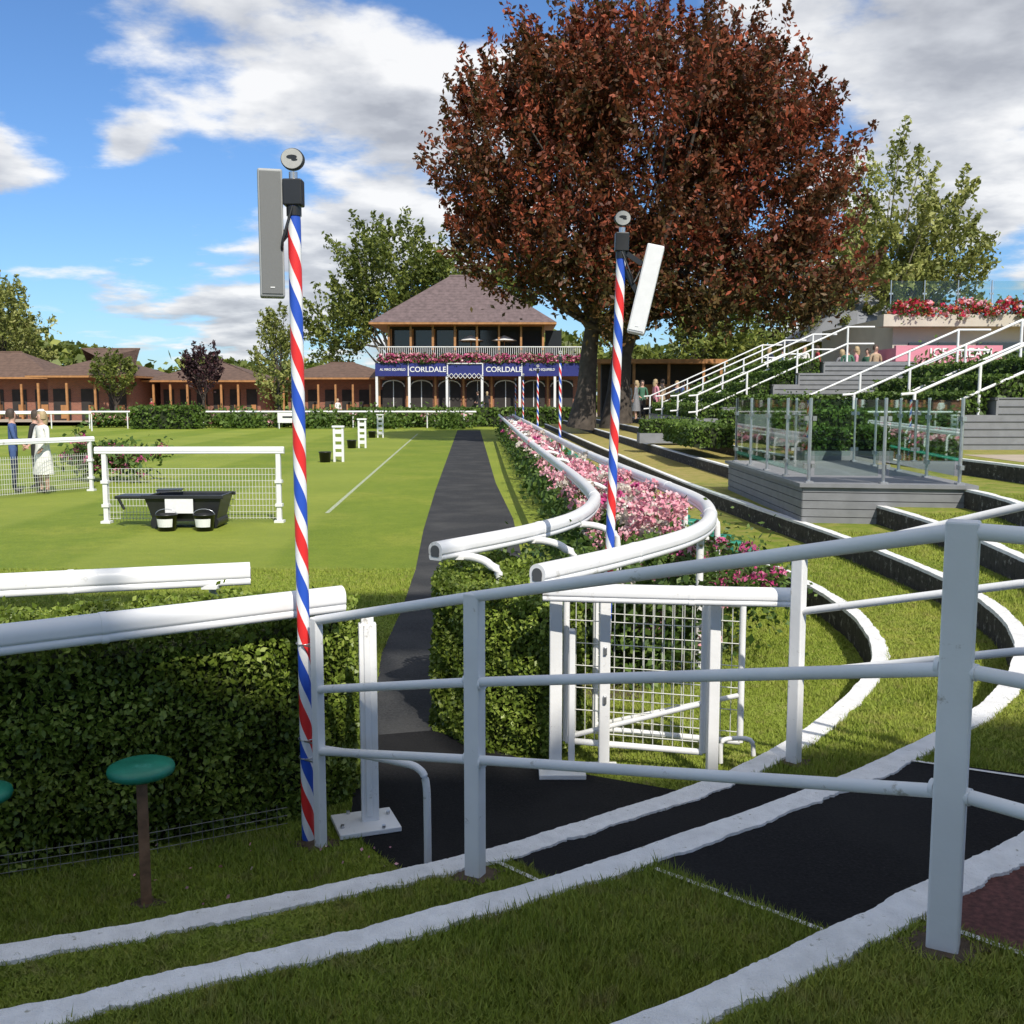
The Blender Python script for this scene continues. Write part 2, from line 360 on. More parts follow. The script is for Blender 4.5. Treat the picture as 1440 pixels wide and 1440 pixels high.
flat('paved_path',[(7.6,15.3),(20,15.3),(20,17.3),(7.6,17.3)],1.154,'paving')
def blobpoly(x,y,r,n=18): return [(x+r*(1+.35*math.sin(3*i+x*7)+.15*math.cos(7*i))*math.cos(6.2832*i/n),y+r*.8*(1+.3*math.cos(2*i+y))*math.sin(6.2832*i/n)) for i in range(n)]
bare=[(-.145,3.86,.10,.234),(1.115,2.51,.10,.694),(1.455,5.12,.09,.234),(-.93,4.66,.10,.004),(-1.53,4.08,.06,.004)]
for x,y,r,z in bare: flat('bare_soil_patch',blobpoly(x,y,r),z,'soil')
# ------------------------------------------------------------------ grass blades
hedge1=[(-4.2,3.45),(-2.4,4.27),(-1.73,4.55),(-1.07,4.9),(-.84,5.15),(-.84,5.55),(-1.4,5.6),(-2.7,5.2),(-4.2,4.7)]
hedge2=[(-.5,6.3),(-.2,5.95),(.2,5.72),(.42,6.0),(.4,6.9),(-.1,7.5),(-.5,7.1)]
n=760000
yy=1.6+ (12.5-1.6)*rng.random(n)**1.7; xx=(rng.random(n)-.5)*1.12*(yy+.6)
keep=np.ones(n,bool)
lev=np.zeros(n)
for k in range(5):
    ins=inpoly(xx,yy,polys[k]); lev[ins]=Z[k]
for k in range(4):
    P=EC[k]; T=np.gradient(P,axis=0); T/=np.linalg.norm(T,axis=1)[:,None]; R=np.stack([T[:,1],-T[:,0]],1)
    keep&=distpoly(xx,yy,P+R*.0375)>(.053+.012*rng.random(n))
for pl,z in ((pathpoly,0),(hedge1,0),(hedge2,0),(aisA,.23),(aisB,.46),(aisC,.69)):
    keep&=~(inpoly(xx,yy,pl)&(np.abs(lev-z)<.01))
for x,y,r,z in bare: keep&=(np.hypot(xx-x,yy-y)>r*(.6+.5*rng.random(n)))
xx=xx[keep];yy=yy[keep];lev=lev[keep]; n=len(xx)
patch=np.sin(xx*2.3+1)*np.cos(yy*1.9)+.5*np.sin(xx*6.1+yy*4.7)
h=(.014+.022*rng.random(n)**1.5)*(1+.35*patch); a=rng.random(n)*6.283; w=.0016+.0010*rng.random(n)+yy*.00026
tall=rng.random(n)<.015; h[tall]*=1.9
lean=rng.normal(size=(n,2))*.013
base=np.stack([xx,yy,lev],1)
V=np.empty((n,3,3)); dx=np.stack([np.cos(a)*w,np.sin(a)*w,np.zeros(n)],1)
V[:,0]=base-dx; V[:,1]=base+dx; V[:,2]=base+np.stack([lean[:,0],lean[:,1],h],1)
np_mesh('grass',V.reshape(-1,3),3,'blade')
pp=[];
for i in range(34):
    x=rng.uniform(-1.7,-.5); y=rng.uniform(3.9,4.6); pp.append((x,y,.025))
np_mesh('fallen_petals',leaves(np.array(pp),np.full(34,.009),.8),4,'fpink')
# ------------------------------------------------------------------ hedges
def inset(P,d):
    n=len(P); area=0.5*sum(P[i][0]*P[(i+1)%n][1]-P[(i+1)%n][0]*P[i][1] for i in range(n)); sg=1 if area>0 else -1
    out=[]
    for i in range(n):
        a,b_,c=P[i-1],P[i],P[(i+1)%n]
        d1=(b_-a)/np.linalg.norm(b_-a); d2=(c-b_)/np.linalg.norm(c-b_)
        n1=np.array([-d1[1],d1[0]])*sg; n2=np.array([-d2[1],d2[0]])*sg; m=n1+n2; m/=np.linalg.norm(m)
        out.append(b_+m*d/max(.5,m@n1))
    return out,sg
def hedge(name,poly,z0,z1,mat='lhedge',dens=2600,size=.017,rnd=.06,lump=.03,parent=None):
    e=empty(name); e.parent=parent
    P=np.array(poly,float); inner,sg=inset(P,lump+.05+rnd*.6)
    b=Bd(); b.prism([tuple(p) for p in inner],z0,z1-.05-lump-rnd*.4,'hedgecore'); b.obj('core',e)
    out=[]; n=len(P)
    for i in range(n):
        a=P[i];d=P[(i+1)%n]; L=np.linalg.norm(d-a); k=int(L*(z1-z0)*dens)
        if k<1: continue
        t=rng.random(k); z=z0+(z1-z0)*rng.random(k)
        nx,ny=(d-a)[1]/L*sg,-(d-a)[0]/L*sg
        p=a+(d-a)*t[:,None]
        off=-np.abs(rng.normal(size=k))*.03+lump*np.sin(p[:,0]*9+z*7)*np.cos(p[:,1]*8-z*11+p[:,0]*3)
        off-=rnd*np.clip((z-(z1-.15))/.15,0,1)**2*1.2
        out.append(np.stack([p[:,0]+nx*off,p[:,1]+ny*off,z],1))
    area=abs(0.5*sum(P[i][0]*P[(i+1)%n][1]-P[(i+1)%n][0]*P[i][1] for i in range(n)))
    k=int(area*dens); mn=P.min(0);mx=P.max(0)
    x=rng.uniform(mn[0],mx[0],k*3);y=rng.uniform(mn[1],mx[1],k*3); q=inpoly(x,y,[tuple(p) for p in P]); x=x[q][:k];y=y[q][:k]
    z=z1-np.abs(rng.normal(size=len(x)))*.03+lump*np.sin(x*11)*np.cos(y*9+x*4)+.01
    z+=np.where(rng.random(len(x))<.04,rng.random(len(x))*size*3.5,0)
    out.append(np.stack([x,y,z],1))
    C=np.concatenate(out); np_mesh('leaves',leaves(C,np.full(len(C),size),.62),4,mat,e); return e
hedge('hedge',hedge1,0,1.02,size=.0165,dens=7800,lump=.032,rnd=.05)
hedge('hedge',hedge2,0,.95,size=.017,dens=7800,rnd=.10,lump=.045)
b=Bd(); 
pts=[Vector((-4.2,3.38,0)),Vector((-2.45,4.2,0)),Vector((-1.73,4.49,0)),Vector((-1.1,4.82,0))]
for p,q in zip(pts[:-1],pts[1:]):
    for z in (.03,.07,.11): b.wire(p+Vector((0,0,z)),q+Vector((0,0,z)),.0018,'wiregrey')
    L=(q-p).length; k=int(L/.05)
    for i in range(k): r=p+(q-p)*i/k; b.wire(r,r+Vector((0,0,.13)),.0016,'wiregrey')
b.obj('wire_hedge_guard')
# ------------------------------------------------------------------ running rails
def prof(rx,ry):
    up=[(rx*math.cos(a),ry*.15+ry*.85*math.sin(a)) for a in np.linspace(0,math.pi,13)]
    l=[(-rx*.99,-.15*ry),(-rx*.97,-.34*ry),(-rx*.88,-.37*ry),(-rx*.88,-.45*ry),(-rx*.96,-.48*ry),(-rx*.92,-.80*ry),(-rx*.80,-1.0*ry)]
    r=[(-a,b) for a,b in reversed(l)]
    return up+l+r
def rail(name,pts,z=1.13,rx=.055,ry=.06,posts=(),n=10):
    e=empty(name); P=catmull([(x,y,z) for x,y in pts],n)
    b=Bd(); b.sweep([tuple(p) for p in P],prof(rx,ry),'plastic')
    for i in range(12,len(P)-4,24):
        d=P[i+1]-P[i]; d/=np.linalg.norm(d); q=P[i]
        b.sweep([tuple(q),tuple(q+d*.03)],[(a*1.05,c*1.05) for a,c in prof(rx,ry)],'plastic')
    for a,c in ((P[0],P[1]),(P[-1],P[-2])):
        d=(a-c)/np.linalg.norm(a-c); 
        b.sweep([tuple(a+d*.002),tuple(a+d*.004)],[(u*.62,v*.62) for u,v in prof(rx,ry)],'greyedge')
    b.obj('rail_tube',e)
    b=Bd()
    for (x,y,dx,dy,zz,zb) in posts:
        top=Vector((x,y,zz-.06)); pts2=[top,top+Vector((dx*.45,dy*.45,-.005)),top+Vector((dx*.8,dy*.8,-.05)),top+Vector((dx,dy,-.18)),Vector((x+dx,y+dy,zb))]
        b.tube([tuple(p) for p in catmull([tuple(p) for p in pts2],4)],.028,'white',10)
        b.box((x,y,zz-.065),(.09,.12,.02),'white')
    if posts: b.obj('support_arms',e)
    return e
rail('running_rail',[(-4.6,2.4),(-2.11,4.10),(-.84,4.98)],1.12,.05,.062)
rail('running_rail',[(-5,4.55),(-2.70,5.33),(-1.48,5.71)],1.12,.045,.062,posts=[(-1.68,5.66,-.02,.10,1.12,0),(-3.6,5.05,-.02,.1,1.12,0)])
rail('running_rail',[(-.49,6.47),(.10,7.35),(.52,8.3),(.76,9.5),(.82,10.6),(.76,13.36),(.55,18.7),(.25,27),(0,35.2),(-.75,60)],1.13,.055,.06,
  posts=[(-.36,6.65,.28,-.12,1.13,0),(.12,7.42,.33,-.15,1.13,0),(.52,8.35,.34,-.1,1.13,0),(.80,10.2,.4,0,1.13,0),(.78,12.5,.4,0,1.13,0)]+[(.76-.026*(y-13.4),y,.38,0,1.13,0) for y in np.arange(15,58,2.4)])
rail('running_rail',[(.14,5.59),(.66,6.26),(1.2,7.1),(1.52,7.9),(1.72,8.9),(1.78,9.8),(1.72,11.2),(1.5,14.8),(1.2,21.6),(.65,40.3),(.05,60)],1.13,.055,.06,
  posts=[(1.42,7.6,0,.05,1.13,0),(1.72,9.0,.1,0,1.13,0),(1.74,10.8,.1,0,1.13,0),(1.62,12.8,.1,0,1.13,0)]+[(1.5-.044*(y-14.8)+.012*max(0,y-21),y,.12,0,1.13,0) for y in np.arange(15,58,2.4)])
rail('gate_top_rail',[(.17,5.42),(.8,5.33),(1.46,5.26)],1.07,.045,.048)
# ------------------------------------------------------------------ gate
e=empty('white_mesh_gate')
b=Bd()
for x,y,w,z0,z1 in ((.245,5.60,.07,0,1.03),(.335,5.60,.035,0,.82),(.52,5.62,.06,0,1.03),(1.10,5.45,.06,0,1.03)):
    b.box((x,y,(z0+z1)/2),(w,.06,z1-z0),'white')
b.box((.28,5.56,.02),(.26,.22,.03),'white'); b.box((.52,5.62,.016),(.16,.14,.02),'white')
for z in (.42,.70): b.box((.52,5.585,z),(.02,.02,.05),'steel')
b.obj('posts',e,bevel=.006)
def gatepanel(p,q,z0,z1,step=.055,diag=True):
    p=Vector(p+(0,));q=Vector(q+(0,)); b=Bd(); U=Vector((0,0,1))
    for s in (p,q): b.tube([s+U*z0,s+U*z1],.019,'white',8)
    for z in (z0,z1): b.tube([p+U*z,q+U*z],.019,'white',8)
    if diag: b.tube([p+U*(z0+.02),q+U*(z0+.28)],.015,'white',8)
    L=(q-p).length;k=int(L/step); nrm=(q-p).cross(U).normalized()
    for i in range(1,k):
        r=p+(q-p)*i/k; b.wire(r+U*(z0+.02),r+U*(z1-.02),.0026,'wire')
    z=z0+.06
    while z<z1-.04:
        b.wire(p+U*z+nrm*.004,q+U*z+nrm*.004,.0032,'wire'); z+=.13
    return b
gatepanel((.31,5.72),(1.06,5.52),.14,1.0).obj('gate_leaf_frame',e)
gatepanel((.50,6.0),(1.32,5.75),.12,.93).obj('gate_leaf_rear',e)
b=Bd(); b.tube(catmull([(1.18,5.6,.05),(1.18,5.6,.16),(1.22,5.6,.19),(1.34,5.58,.19),(1.36,5.58,.1)],4).tolist(),.014,'white',8); b.obj('drop_bolt',e)
# ------------------------------------------------------------------ foreground handrail
e=empty('white_handrail_fence'); b=Bd()
def leanbox(x,y,z0,z1,w,rz): b.box((x,y,(z0+z1)/2),(w,w*.85,z1-z0),'white',rz)
ang=math.atan2(-1.35,1.33)
leanbox(-.90,4.62,0,1.10,.05,ang); leanbox(-.145,3.86,.2,1.36,.068,ang+.3); leanbox(1.115,2.51,.62,1.80,.078,ang+.3)
b.obj('posts',e,bevel=.006)
b=Bd()
P0=(-.90,4.62);P1=(-.145,3.86);P2=(1.115,2.51);P3=(2.2,1.35)
for zz in ((1.085,1.345,1.775,1.79),(.76,1.01,1.425,1.43),(.465,.70,1.105,1.11)):
    pts=[(P0[0],P0[1],zz[0]),(P1[0],P1[1],zz[1]),(P2[0],P2[1],zz[2]),(P3[0],P3[1],zz[3])]
    for p,q in zip(pts[:-1],pts[1:]):
        b.tube([p,q],.0215 if zz[0]>1 else .019,'white',12)
b.obj('rails',e)
b=Bd()
for A_,B_,z in ((P1,P2,1.01),(P1,P2,.70),(P2,P3,1.425),(P2,P3,1.105)):
    d=(Vector(B_)-Vector(A_)).normalized()
    for s in (-1,1): c=Vector(A_)+d*s*.045; b.tube([(c.x-d.x*.006,c.y-d.y*.006,z),(c.x+d.x*.006,c.y+d.y*.006,z)],.0225,'white',12)
b.obj('weld_collars',e)
b=Bd(); leanbox(P3[0],P3[1],.7,1.8,.075,ang); b.obj('end_post',e)
e=empty('white_handrail_fence'); b=Bd()
leanbox(1.455,5.12,.2,1.32,.065,ang); leanbox(2.75,3.75,.6,2.0,.065,ang); b.obj('posts',e,bevel=.006)
b=Bd()
for z0,z1 in ((1.30,1.86),(1.02,1.48),(.70,1.19)):
    b.tube([(1.455,5.12,z0),(2.21,4.4,z0+(z1-z0)*.60),(2.75,3.75,z1)],.019,'white',12)
b.obj('rails',e)
e=empty('base_plate_post'); b=Bd()
b.box((-.70,4.86,.52),(.085,.05,1.0),'white',.2); b.box((-.70,4.835,.54),(.03,.02,.96),'white',.2); b.box((-.70,4.86,1.03),(.06,.04,.05),'white',.2)
b.obj('post',e,bevel=.005); b=Bd(); b.box((-.72,4.84,.022),(.30,.26,.024),'white',.35)
for sx in (-1,1):
    for sy in (-1,1): b.tube([(-.72+sx*.1,4.84+sy*.085,.034),(-.72+sx*.1,4.84+sy*.085,.049)],.01,'steel',8)
b.obj('base_plate',e,bevel=.004)
b=Bd(); b.tube(catmull([(-.89,4.64,.47),(-.7,4.56,.47),(-.50,4.47,.465),(-.42,4.435,.45),(-.385,4.42,.39),(-.38,4.42,.2),(-.38,4.42,0)],6).tolist(),.017,'white',12); b.obj('bent_white_pipe')
# ------------------------------------------------------------------ striped poles with loudspeakers
def pole(name,x,y,h=3.12,tilt=(0,0),sp=None,det=True):
    o=empty(name,(x,y,0)); o.rotation_euler=(tilt[0],tilt[1],0)
    b=Bd(); b.tube([(0,0,z) for z in np.linspace(0,h-.14,12)],.0295,'pole',20); b.obj('striped_shaft',o)
    b=Bd(); b.box((0,0,h-.09),(.085,.075,.115),'black'); b.tube([(0,0,h-.15),(0,0,h-.19)],.034,'black',14); b.tube([(0,0,h-.03),(0,0,h+.0)],.02,'steel',10)
    b.obj('junction_box',o,bevel=.006)
    b=Bd()
    for r,yo,m in ((.052,0,'black'),(.047,-.013,'badge')):
        vs=[]; n=28
        for yy2 in (yo-.011,yo+.011):
            vs+=[(r*math.cos(6.2832*i/n),yy2,h+.055+r*.92*math.sin(6.2832*i/n)) for i in range(n)]
        b.add(vs,[tuple(range(n)),tuple(range(n,2*n))]+[(i,(i+1)%n,n+(i+1)%n,n+i) for i in range(n)],m)
    for (cx,cz,rx_,rz_) in ((0,.062,.024,.009),(.012,.050,.014,.005)):
        b.add([(cx+rx_*math.cos(6.2832*i/12),-.0255-cx*.01,h+cz+rz_*math.sin(6.2832*i/12)) for i in range(12)],[tuple(range(12))],'black')
    b.obj('badge',o)
    if sp:
        dx,dy,zc,yaw,roll,pitch=sp
        s=empty('loudspeaker',(dx,dy,zc)); s.parent=o; s.rotation_euler=(pitch,roll,yaw)
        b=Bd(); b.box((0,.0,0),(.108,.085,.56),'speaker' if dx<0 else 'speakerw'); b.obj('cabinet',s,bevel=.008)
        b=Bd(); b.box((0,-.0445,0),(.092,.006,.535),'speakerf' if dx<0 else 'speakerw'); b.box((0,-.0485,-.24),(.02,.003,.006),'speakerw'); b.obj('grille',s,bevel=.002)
        b=Bd()
        for zz in (.16,-.05): b.beam((0,0,h-.2+zz*.4),(dx*.8,dy,zc+zz),.02,.03,'black')
        b.tube(catmull([(0,-.03,h-.15),(dx*.4,-.05,h-.3),(dx*.5,-.03,h-.34),(dx*.8,0,h-.25)],5).tolist(),.006,'black',6)
        b.obj('bracket',o)
    return o
pole('striped_loudspeaker_pole',-.975,4.70,3.10,sp=(-.105,.0,2.83,.25,.0,-.02))
pole('striped_loudspeaker_pole',.60,6.55,3.16,tilt=(0,.028),sp=(.16,-.02,2.78,-.15,.19,-.1))
for x,y in ((1.12,24),(.85,34),(.5,46),(.2,57)): pole('striped_pole',x,y,3.1)
b=Bd()
for z in (.96,.50,.41): b.tube([(-.975+.036*math.cos(t),4.70+.036*math.sin(t),z) for t in np.linspace(0,6.28,14)],.003,'steel',5,cap=False); b.beam((-.975,4.66,z),(-.90,4.61,z),.006,.006,'steel')
b.obj('pole_straps')
# ------------------------------------------------------------------ stools
def stool(x,y,h=.56,r=.135,base=0):
    e=empty('green_stool',(x,y,base)); b=Bd()
    b.lathe((0,0,0),[(0.001,h-.045),(r*.75,h-.05),(r*.97,h-.035),(r,h-.02),(r*.97,h-.006),(r*.8,h+.004),(.001,h+.008)],'green',28); b.obj('seat',e)
    b=Bd(); b.box((0,0,(h-.05)/2),(.042,.042,h-.05),'wood',.4); b.box((0,0,h-.055),(.09,.09,.012),'wood',.4); b.obj('post',e)
stool(-1.53,4.08,.60); stool(-2.12,3.9,.56); stool(-2.75,3.75,.56)
b=Bd()
for y in np.arange(10.4,56,.5):
    xr=float(np.interp(y,[7.9,8.9,9.8,11.2,14.8,21.6,40.3,60],[1.6,1.75,1.8,1.72,1.5,1.2,.65,.05]))
    x=xr+.62+random.uniform(-.02,.02)
    b.lathe((x,y,0),[(.001,.52),(.15,.525),(.165,.545),(.16,.57),(.001,.58)],'green',14); b.box((x,y,.26),(.04,.04,.52),'wood')
b.obj('green_stool_row')
# ------------------------------------------------------------------ flowers bed
flat('flower_bed_soil',[(.3,7.0),(.9,8.0),(1.2,9.5),(1.1,14),(.9,20),(.4,36),(-.6,60),(-.1,60),(.75,36),(1.2,20),(1.45,14),(1.6,9.5),(1.4,8.2),(.9,7)],.008,'soil')
def bloom(centers,r,mat,per=34,size=.022,parent=None,name='blooms'):
    C=[]
    for c in centers:
        v=rng.normal(size=(per,3)); v/=np.linalg.norm(v,axis=1)[:,None]; v[:,2]=np.abs(v[:,2])*1.0-.25
        C.append(np.array(c)+v*r*(.85+.3*rng.random((per,1))))
    C=np.concatenate(C); return np_mesh(name,leaves(C,np.full(len(C),size),.85),4,mat,parent)
e=empty('hydrangea_bed')
ys=np.concatenate([rng.uniform(7.3,9,30),rng.uniform(9,16,280),rng.uniform(16,56,260)])
BX=lambda y: np.interp(y,[7,8,9.5,14,20,36,60],[.95,1.12,1.32,1.15,.92,.42,-.35])
hx=BX(ys)+rng.normal(size=len(ys))*.22
hz=np.where(ys<9,.62,.92)+rng.uniform(-.35,.2,len(ys))
hc=np.stack([hx,ys,hz],1); kk=rng.random(len(ys))
near=ys<17
for sel,m_,nm,r_ in ((kk<.70,'fpink','pink_blooms',.10),((kk>=.70)&(kk<.92),'fwhite','pale_blooms',.09),(kk>=.92,'fmag','magenta_blooms',.08)):
    bloom(hc[sel&near],r_,m_,46,.024,e,nm); bloom(hc[sel&~near],r_*1.15,m_,16,.05,e,nm)
mc=np.stack([rng.uniform(1.25,2.15,26),rng.uniform(7.7,9.0,26),rng.uniform(.45,.88,26)],1)
mc=mc[(mc[:,0]-1.2)*1.1<(mc[:,1]-6.9)]; bloom(mc,.075,'fmag',40,.02,e,'magenta_blooms')
C=mc.repeat(140,0)+rng.normal(size=(len(mc)*140,3))*np.array([.12,.12,.14]); C[:,2]=np.abs(C[:,2]-.08); np_mesh('outer_bush_leaves',leaves(C,np.full(len(C),.026),.6),4,'lbush',e)
n=50000; ys=np.concatenate([rng.uniform(7.2,15,n//2),rng.uniform(15,58,n//2)])
C=np.stack([BX(ys)+rng.normal(size=n)*.23,ys,rng.random(n)**.7*.92*(.85+.15*np.sin(ys*3))],1)
np_mesh('bush_leaves',leaves(C,np.where(ys<15,.034,.06),.6),4,'lbush',e)
C=rng.normal(size=(9000,3))*np.array([.28,.4,.2])+np.array([.45,8.2,.45]); C[:,2]=np.abs(C[:,2]); np_mesh('shrub',leaves(C,np.full(len(C),.028),.6),4,'lbush')
# ------------------------------------------------------------------ lawn furniture
def meshfence(name,p,q,h=1.2,toprail=True):
    e=empty(name); p=Vector(p+(0,));q=Vector(q+(0,)); U=Vector((0,0,1)); b=Bd()
    for s in (p,q):
        b.box(s+U*h/2,(.075,.075,h),'whitefar'); b.box(s+U*.3,(.12,.12,.05),'whitefar'); b.box(s+U*.7,(.12,.12,.05),'whitefar'); b.box(s+U*.02,(.16,.16,.04),'whitefar')
    b.obj('posts',e); d=(q-p).normalized()
    b=Bd(); b.sweep([p-d*.15+U*(h+.03),q+d*.1+U*(h+.03)],prof(.05,.06),'plastic'); b.obj('top_rail',e)
    b=Bd(); L=(q-p).length; k=int(L/.055)
    for i in range(1,k): r=p+(q-p)*i/k; b.wire(r+U*.06,r+U*(h-.28),.0045,'wire')
    for z in np.arange(.08,h-.27,.105): b.wire(p+U*z,q+U*z,.0045,'wire')
    b.obj('wire_mesh',e)
meshfence('mesh_fence_panel',(-6.85,17.2),(-3.95,17.3))
meshfence('mesh_fence_panel',(-11.4,20.3),(-9.6,23.3),1.15); meshfence('mesh_fence_panel',(-13.2,17.3),(-11.4,20.3),1.15)
e=empty('black_tub_trolley',(-5.35,16.75,0)); b=Bd()
def taper(b,c,w,d,h,k,m,rim=.04):
    x,y,z=c; lo=[(x+sx*w/2*k,y+sy*d/2*k,z) for sx,sy in((-1,-1),(1,-1),(1,1),(-1,1))]; hi=[(x+sx*w/2,y+sy*d/2,z+h) for sx,sy in((-1,-1),(1,-1),(1,1),(-1,1))]
    inn=[(x+sx*w/2*.92,y+sy*d/2*.88,z+h) for sx,sy in((-1,-1),(1,-1),(1,1),(-1,1))]; bot=[(x+sx*w/2*.85,y+sy*d/2*.8,z+h*.35) for sx,sy in((-1,-1),(1,-1),(1,1),(-1,1))]
    b.add(lo+hi+inn+bot,[(0,1,2,3)]+[(i,(i+1)%4,4+(i+1)%4,4+i) for i in range(4)]+[(4+i,4+(i+1)%4,8+(i+1)%4,8+i) for i in range(4)]+[(8+i,8+(i+1)%4,12+(i+1)%4,12+i) for i in range(4)]+[(12,13,14,15)],m)
taper(b,(.05,0,.12),1.25,.7,.42,.82,'black'); b.box((.05,-.37,.52),(1.32,.05,.06),'black'); b.box((.05,.37,.52),(1.32,.05,.06),'black')
b.box((-.85,0,.5),(.5,.45,.05),'black'); b.beam((-.62,0,.47),(-.5,0,.2),.3,.04,'black'); b.beam((-1.05,-.2,.5),(-.95,-.2,.3),.04,.04,'black')
for sx in (-.4,.5): b.tube([(sx,-.3,.1),(sx,.3,.1)],.1,'black',14)
b.obj('tub',e,bevel=.01)
b=Bd(); b.box((.0,-.385,.38),(.45,.012,.24),'paper',0); b.box((-.3,.1,.60),(.4,.3,.02),'black',.2); b.obj('paper_notice',e)
for dx in (-.15,.45):
    k=empty('black_bucket',(-5.35+dx,16.2,0)); b=Bd()
    b.lathe((0,0,0),[(.001,0),(.13,0),(.165,.25),(.175,.25),(.175,.27),(.155,.27),(.12,.05),(.001,.05)],'black',20)
    b.tube([(.17*math.cos(t),-.02,.26+.09*math.sin(t)) for t in np.linspace(0,3.14,10)],.006,'steel',6); b.obj('bucket',k)
    b=Bd(); vs=[]; 
    for z in (.07,.20):
        r=.13+.035*z/.25+.003
        vs+=[(r*math.sin(a),-r*math.cos(a),z) for a in np.linspace(-.9,.9,9)]
    b.add(vs,[(i,i+1,9+i+1,9+i) for i in range(8)],'paper'); b.obj('label',k)
for x,y,h in ((-5.75,34,1.15),(-6.35,43.5,1.2),(-7.05,55,1.2)):
    e=empty('white_lawn_marker',(x,y,0)); b=Bd()
    for sx in (-.14,.14): b.box((sx,0,h/2),(.07,.12,h),'whitefar')
    for z in (.25,.5,.75,1.0): b.box((0,.002,z),(.21,.09,.14),'whitefar')
    b.box((0,0,h+.02),(.40,.2,.06),'plastic'); b.obj('frame',e)
    k=empty('black_bucket',(x-.42,y-.2,0)); b=Bd(); b.lathe((0,0,0),[(.001,0),(.17,0),(.2,.32),(.215,.32),(.215,.35),(.18,.35),(.15,.1),(.001,.1)],'black',18); b.obj('bucket',k)
# ------------------------------------------------------------------ glass deck
e=empty('glass_viewing_deck'); b=Bd()
dp=[(3.92,18.4),(3.86,13.5),(5.92,13.15),(6.2,18.4)]
b.prism(dp,.2,.93,'greyedge')
for i in range(4):
    p=Vector(dp[i]+(0,));q=Vector(dp[(i+1)%4]+(0,)); d=(q-p).normalized(); nr=Vector((d.y,-d.x,0))
    c=Vector((5,16,0)); nr = nr if (p-c).dot(nr)>0 else -nr
    z=.22
    while z<.93:
        b.beam(p+nr*.012-d*.012+Vector((0,0,z+.05)),q+nr*.012+d*.012+Vector((0,0,z+.05)),.022,.098,'grey'); z+=.108
b.obj('clad_base',e)
b=Bd(); b.prism([(3.85,18.5),(3.79,13.44),(5.98,13.07),(6.28,18.5)],.935,.985,'grey')
b.obj('deck_floor',e)
b=Bd(); g=Bd(); 
def glassrun(pts,z0,h=1.12,m='steel'):
    for i,(p,q) in enumerate(zip(pts[:-1],pts[1:])):
        p=Vector(p+(0,));q=Vector(q+(0,)); L=(q-p).length; k=max(1,round(L/1.25)); d=(q-p)/k
        for j in range(k):
            a=p+d*j; u=d.normalized()
            b.tube([a+Vector((0,0,z0)),a+Vector((0,0,z0+h))],.024,m,10); b.box(a+Vector((0,0,z0+.012)),(.1,.1,.02),m)
            for zz in (.22,.85):
                for s in (-1,1): b.box(a+u*s*.05+Vector((0,0,z0+zz)),(.05,.05,.06),m)
            a2=a+u*.07;b2=a+d-u*.07; nrm=Vector((u.y,-u.x,0))*.006
            vs=[a2-nrm+Vector((0,0,z0+.10)),b2-nrm+Vector((0,0,z0+.10)),b2-nrm+Vector((0,0,z0+h-.03)),a2-nrm+Vector((0,0,z0+h-.03))]
            vs+= [v+2*nrm for v in vs]
            g.add(vs,[(0,1,2,3),(4,5,6,7),(0,1,5,4),(2,3,7,6),(1,2,6,5),(0,3,7,4)],'glass')
    b.tube([q+Vector((0,0,z0)),q+Vector((0,0,z0+h))],.024,m,10)
glassrun([(3.98,18.2),(3.95,13.6),(5.82,13.28),(6.08,18.2),(3.98,18.2)],.985)
b.obj('steel_posts',e); g.obj('glass_panels',e)
# ------------------------------------------------------------------ stepped stands with hedges and handrails
def stand(name,x0,y0,y1,z0,k,run,rise,hedges,railys,front,ext=3,xr=None):
    e=empty(name); b=Bd()
    for i in range(k):
        xa=x0+i*run; z1=z0+(i+1)*rise; xe=x0+k*run+ext
        b.box(((xa+xe)/2,(y0+y1)/2,(z1+z0)/2-.15),(xe-xa,y1-y0-.004*i,z1-z0+.3),'grey')
        b.box((xa-.004,(y0+y1)/2,z1-.02),(.05,y1-y0+.02,.05),'greyedge')
    for z in np.arange(z0+.1,z0+k*rise,.14):
        i=max(1,math.ceil((z-z0)/rise))
        b.box(((x0+(i-1)*run+x0+k*run+ext)/2+.02,y0-.004,z),(x0+k*run+ext-(x0+(i-1)*run)-.06,.02,.012),'greyedge')
    b.obj('steps',e)
    for i in hedges:
        xa=x0+i*run+.06; z1=z0+(i+1)*rise
        hedge('box_hedge',[(xa,y0+.15),(xa+run*.8,y0+.15),(xa+run*.8,y1-.3),(xa,y1-.3)],z1,z1+.42,'lbox',420,.045,.02,.015,e)
    for (fx0,fx1,fy,fz,fd) in front:
        b=Bd(); b.box(((fx0+fx1)/2,fy+fd/2,fz-.15),(fx1-fx0+.1,fd+.1,.3),'grey'); b.obj('planter_step',e)
        hedge('box_hedge',[(fx0,fy),(fx1,fy),(fx1,fy+fd),(fx0,fy+fd)],fz,fz+.40,'lbox',500,.045,.02,.015,e)
    b=Bd()
    xa,xb=xr or (x0,x0+k*run)
    sl=rise/run
    for ry in railys:
        for x in np.linspace(xa,xb,4):
            zb=max(z0,z0+(x-x0)*sl)-.1
            b.tube([(x,ry,zb-.2),(x,ry,zb+1.15)],.032,'whitefar',8)
        zf=lambda x,dz:z0+max(0,(x-x0))*sl+dz-.08
        for dz in (1.12,.62): b.tube([(xa-.25,ry,zf(xa,dz)-.02),(xa,ry,zf(xa,dz))]+([(x0,ry,zf(x0,dz))] if x0>xa else [])+[(xb,ry,zf(xb,dz)),(xb+.8,ry,zf(xb,dz))],.028,'whitefar',8)
    b.obj('handrails',e)
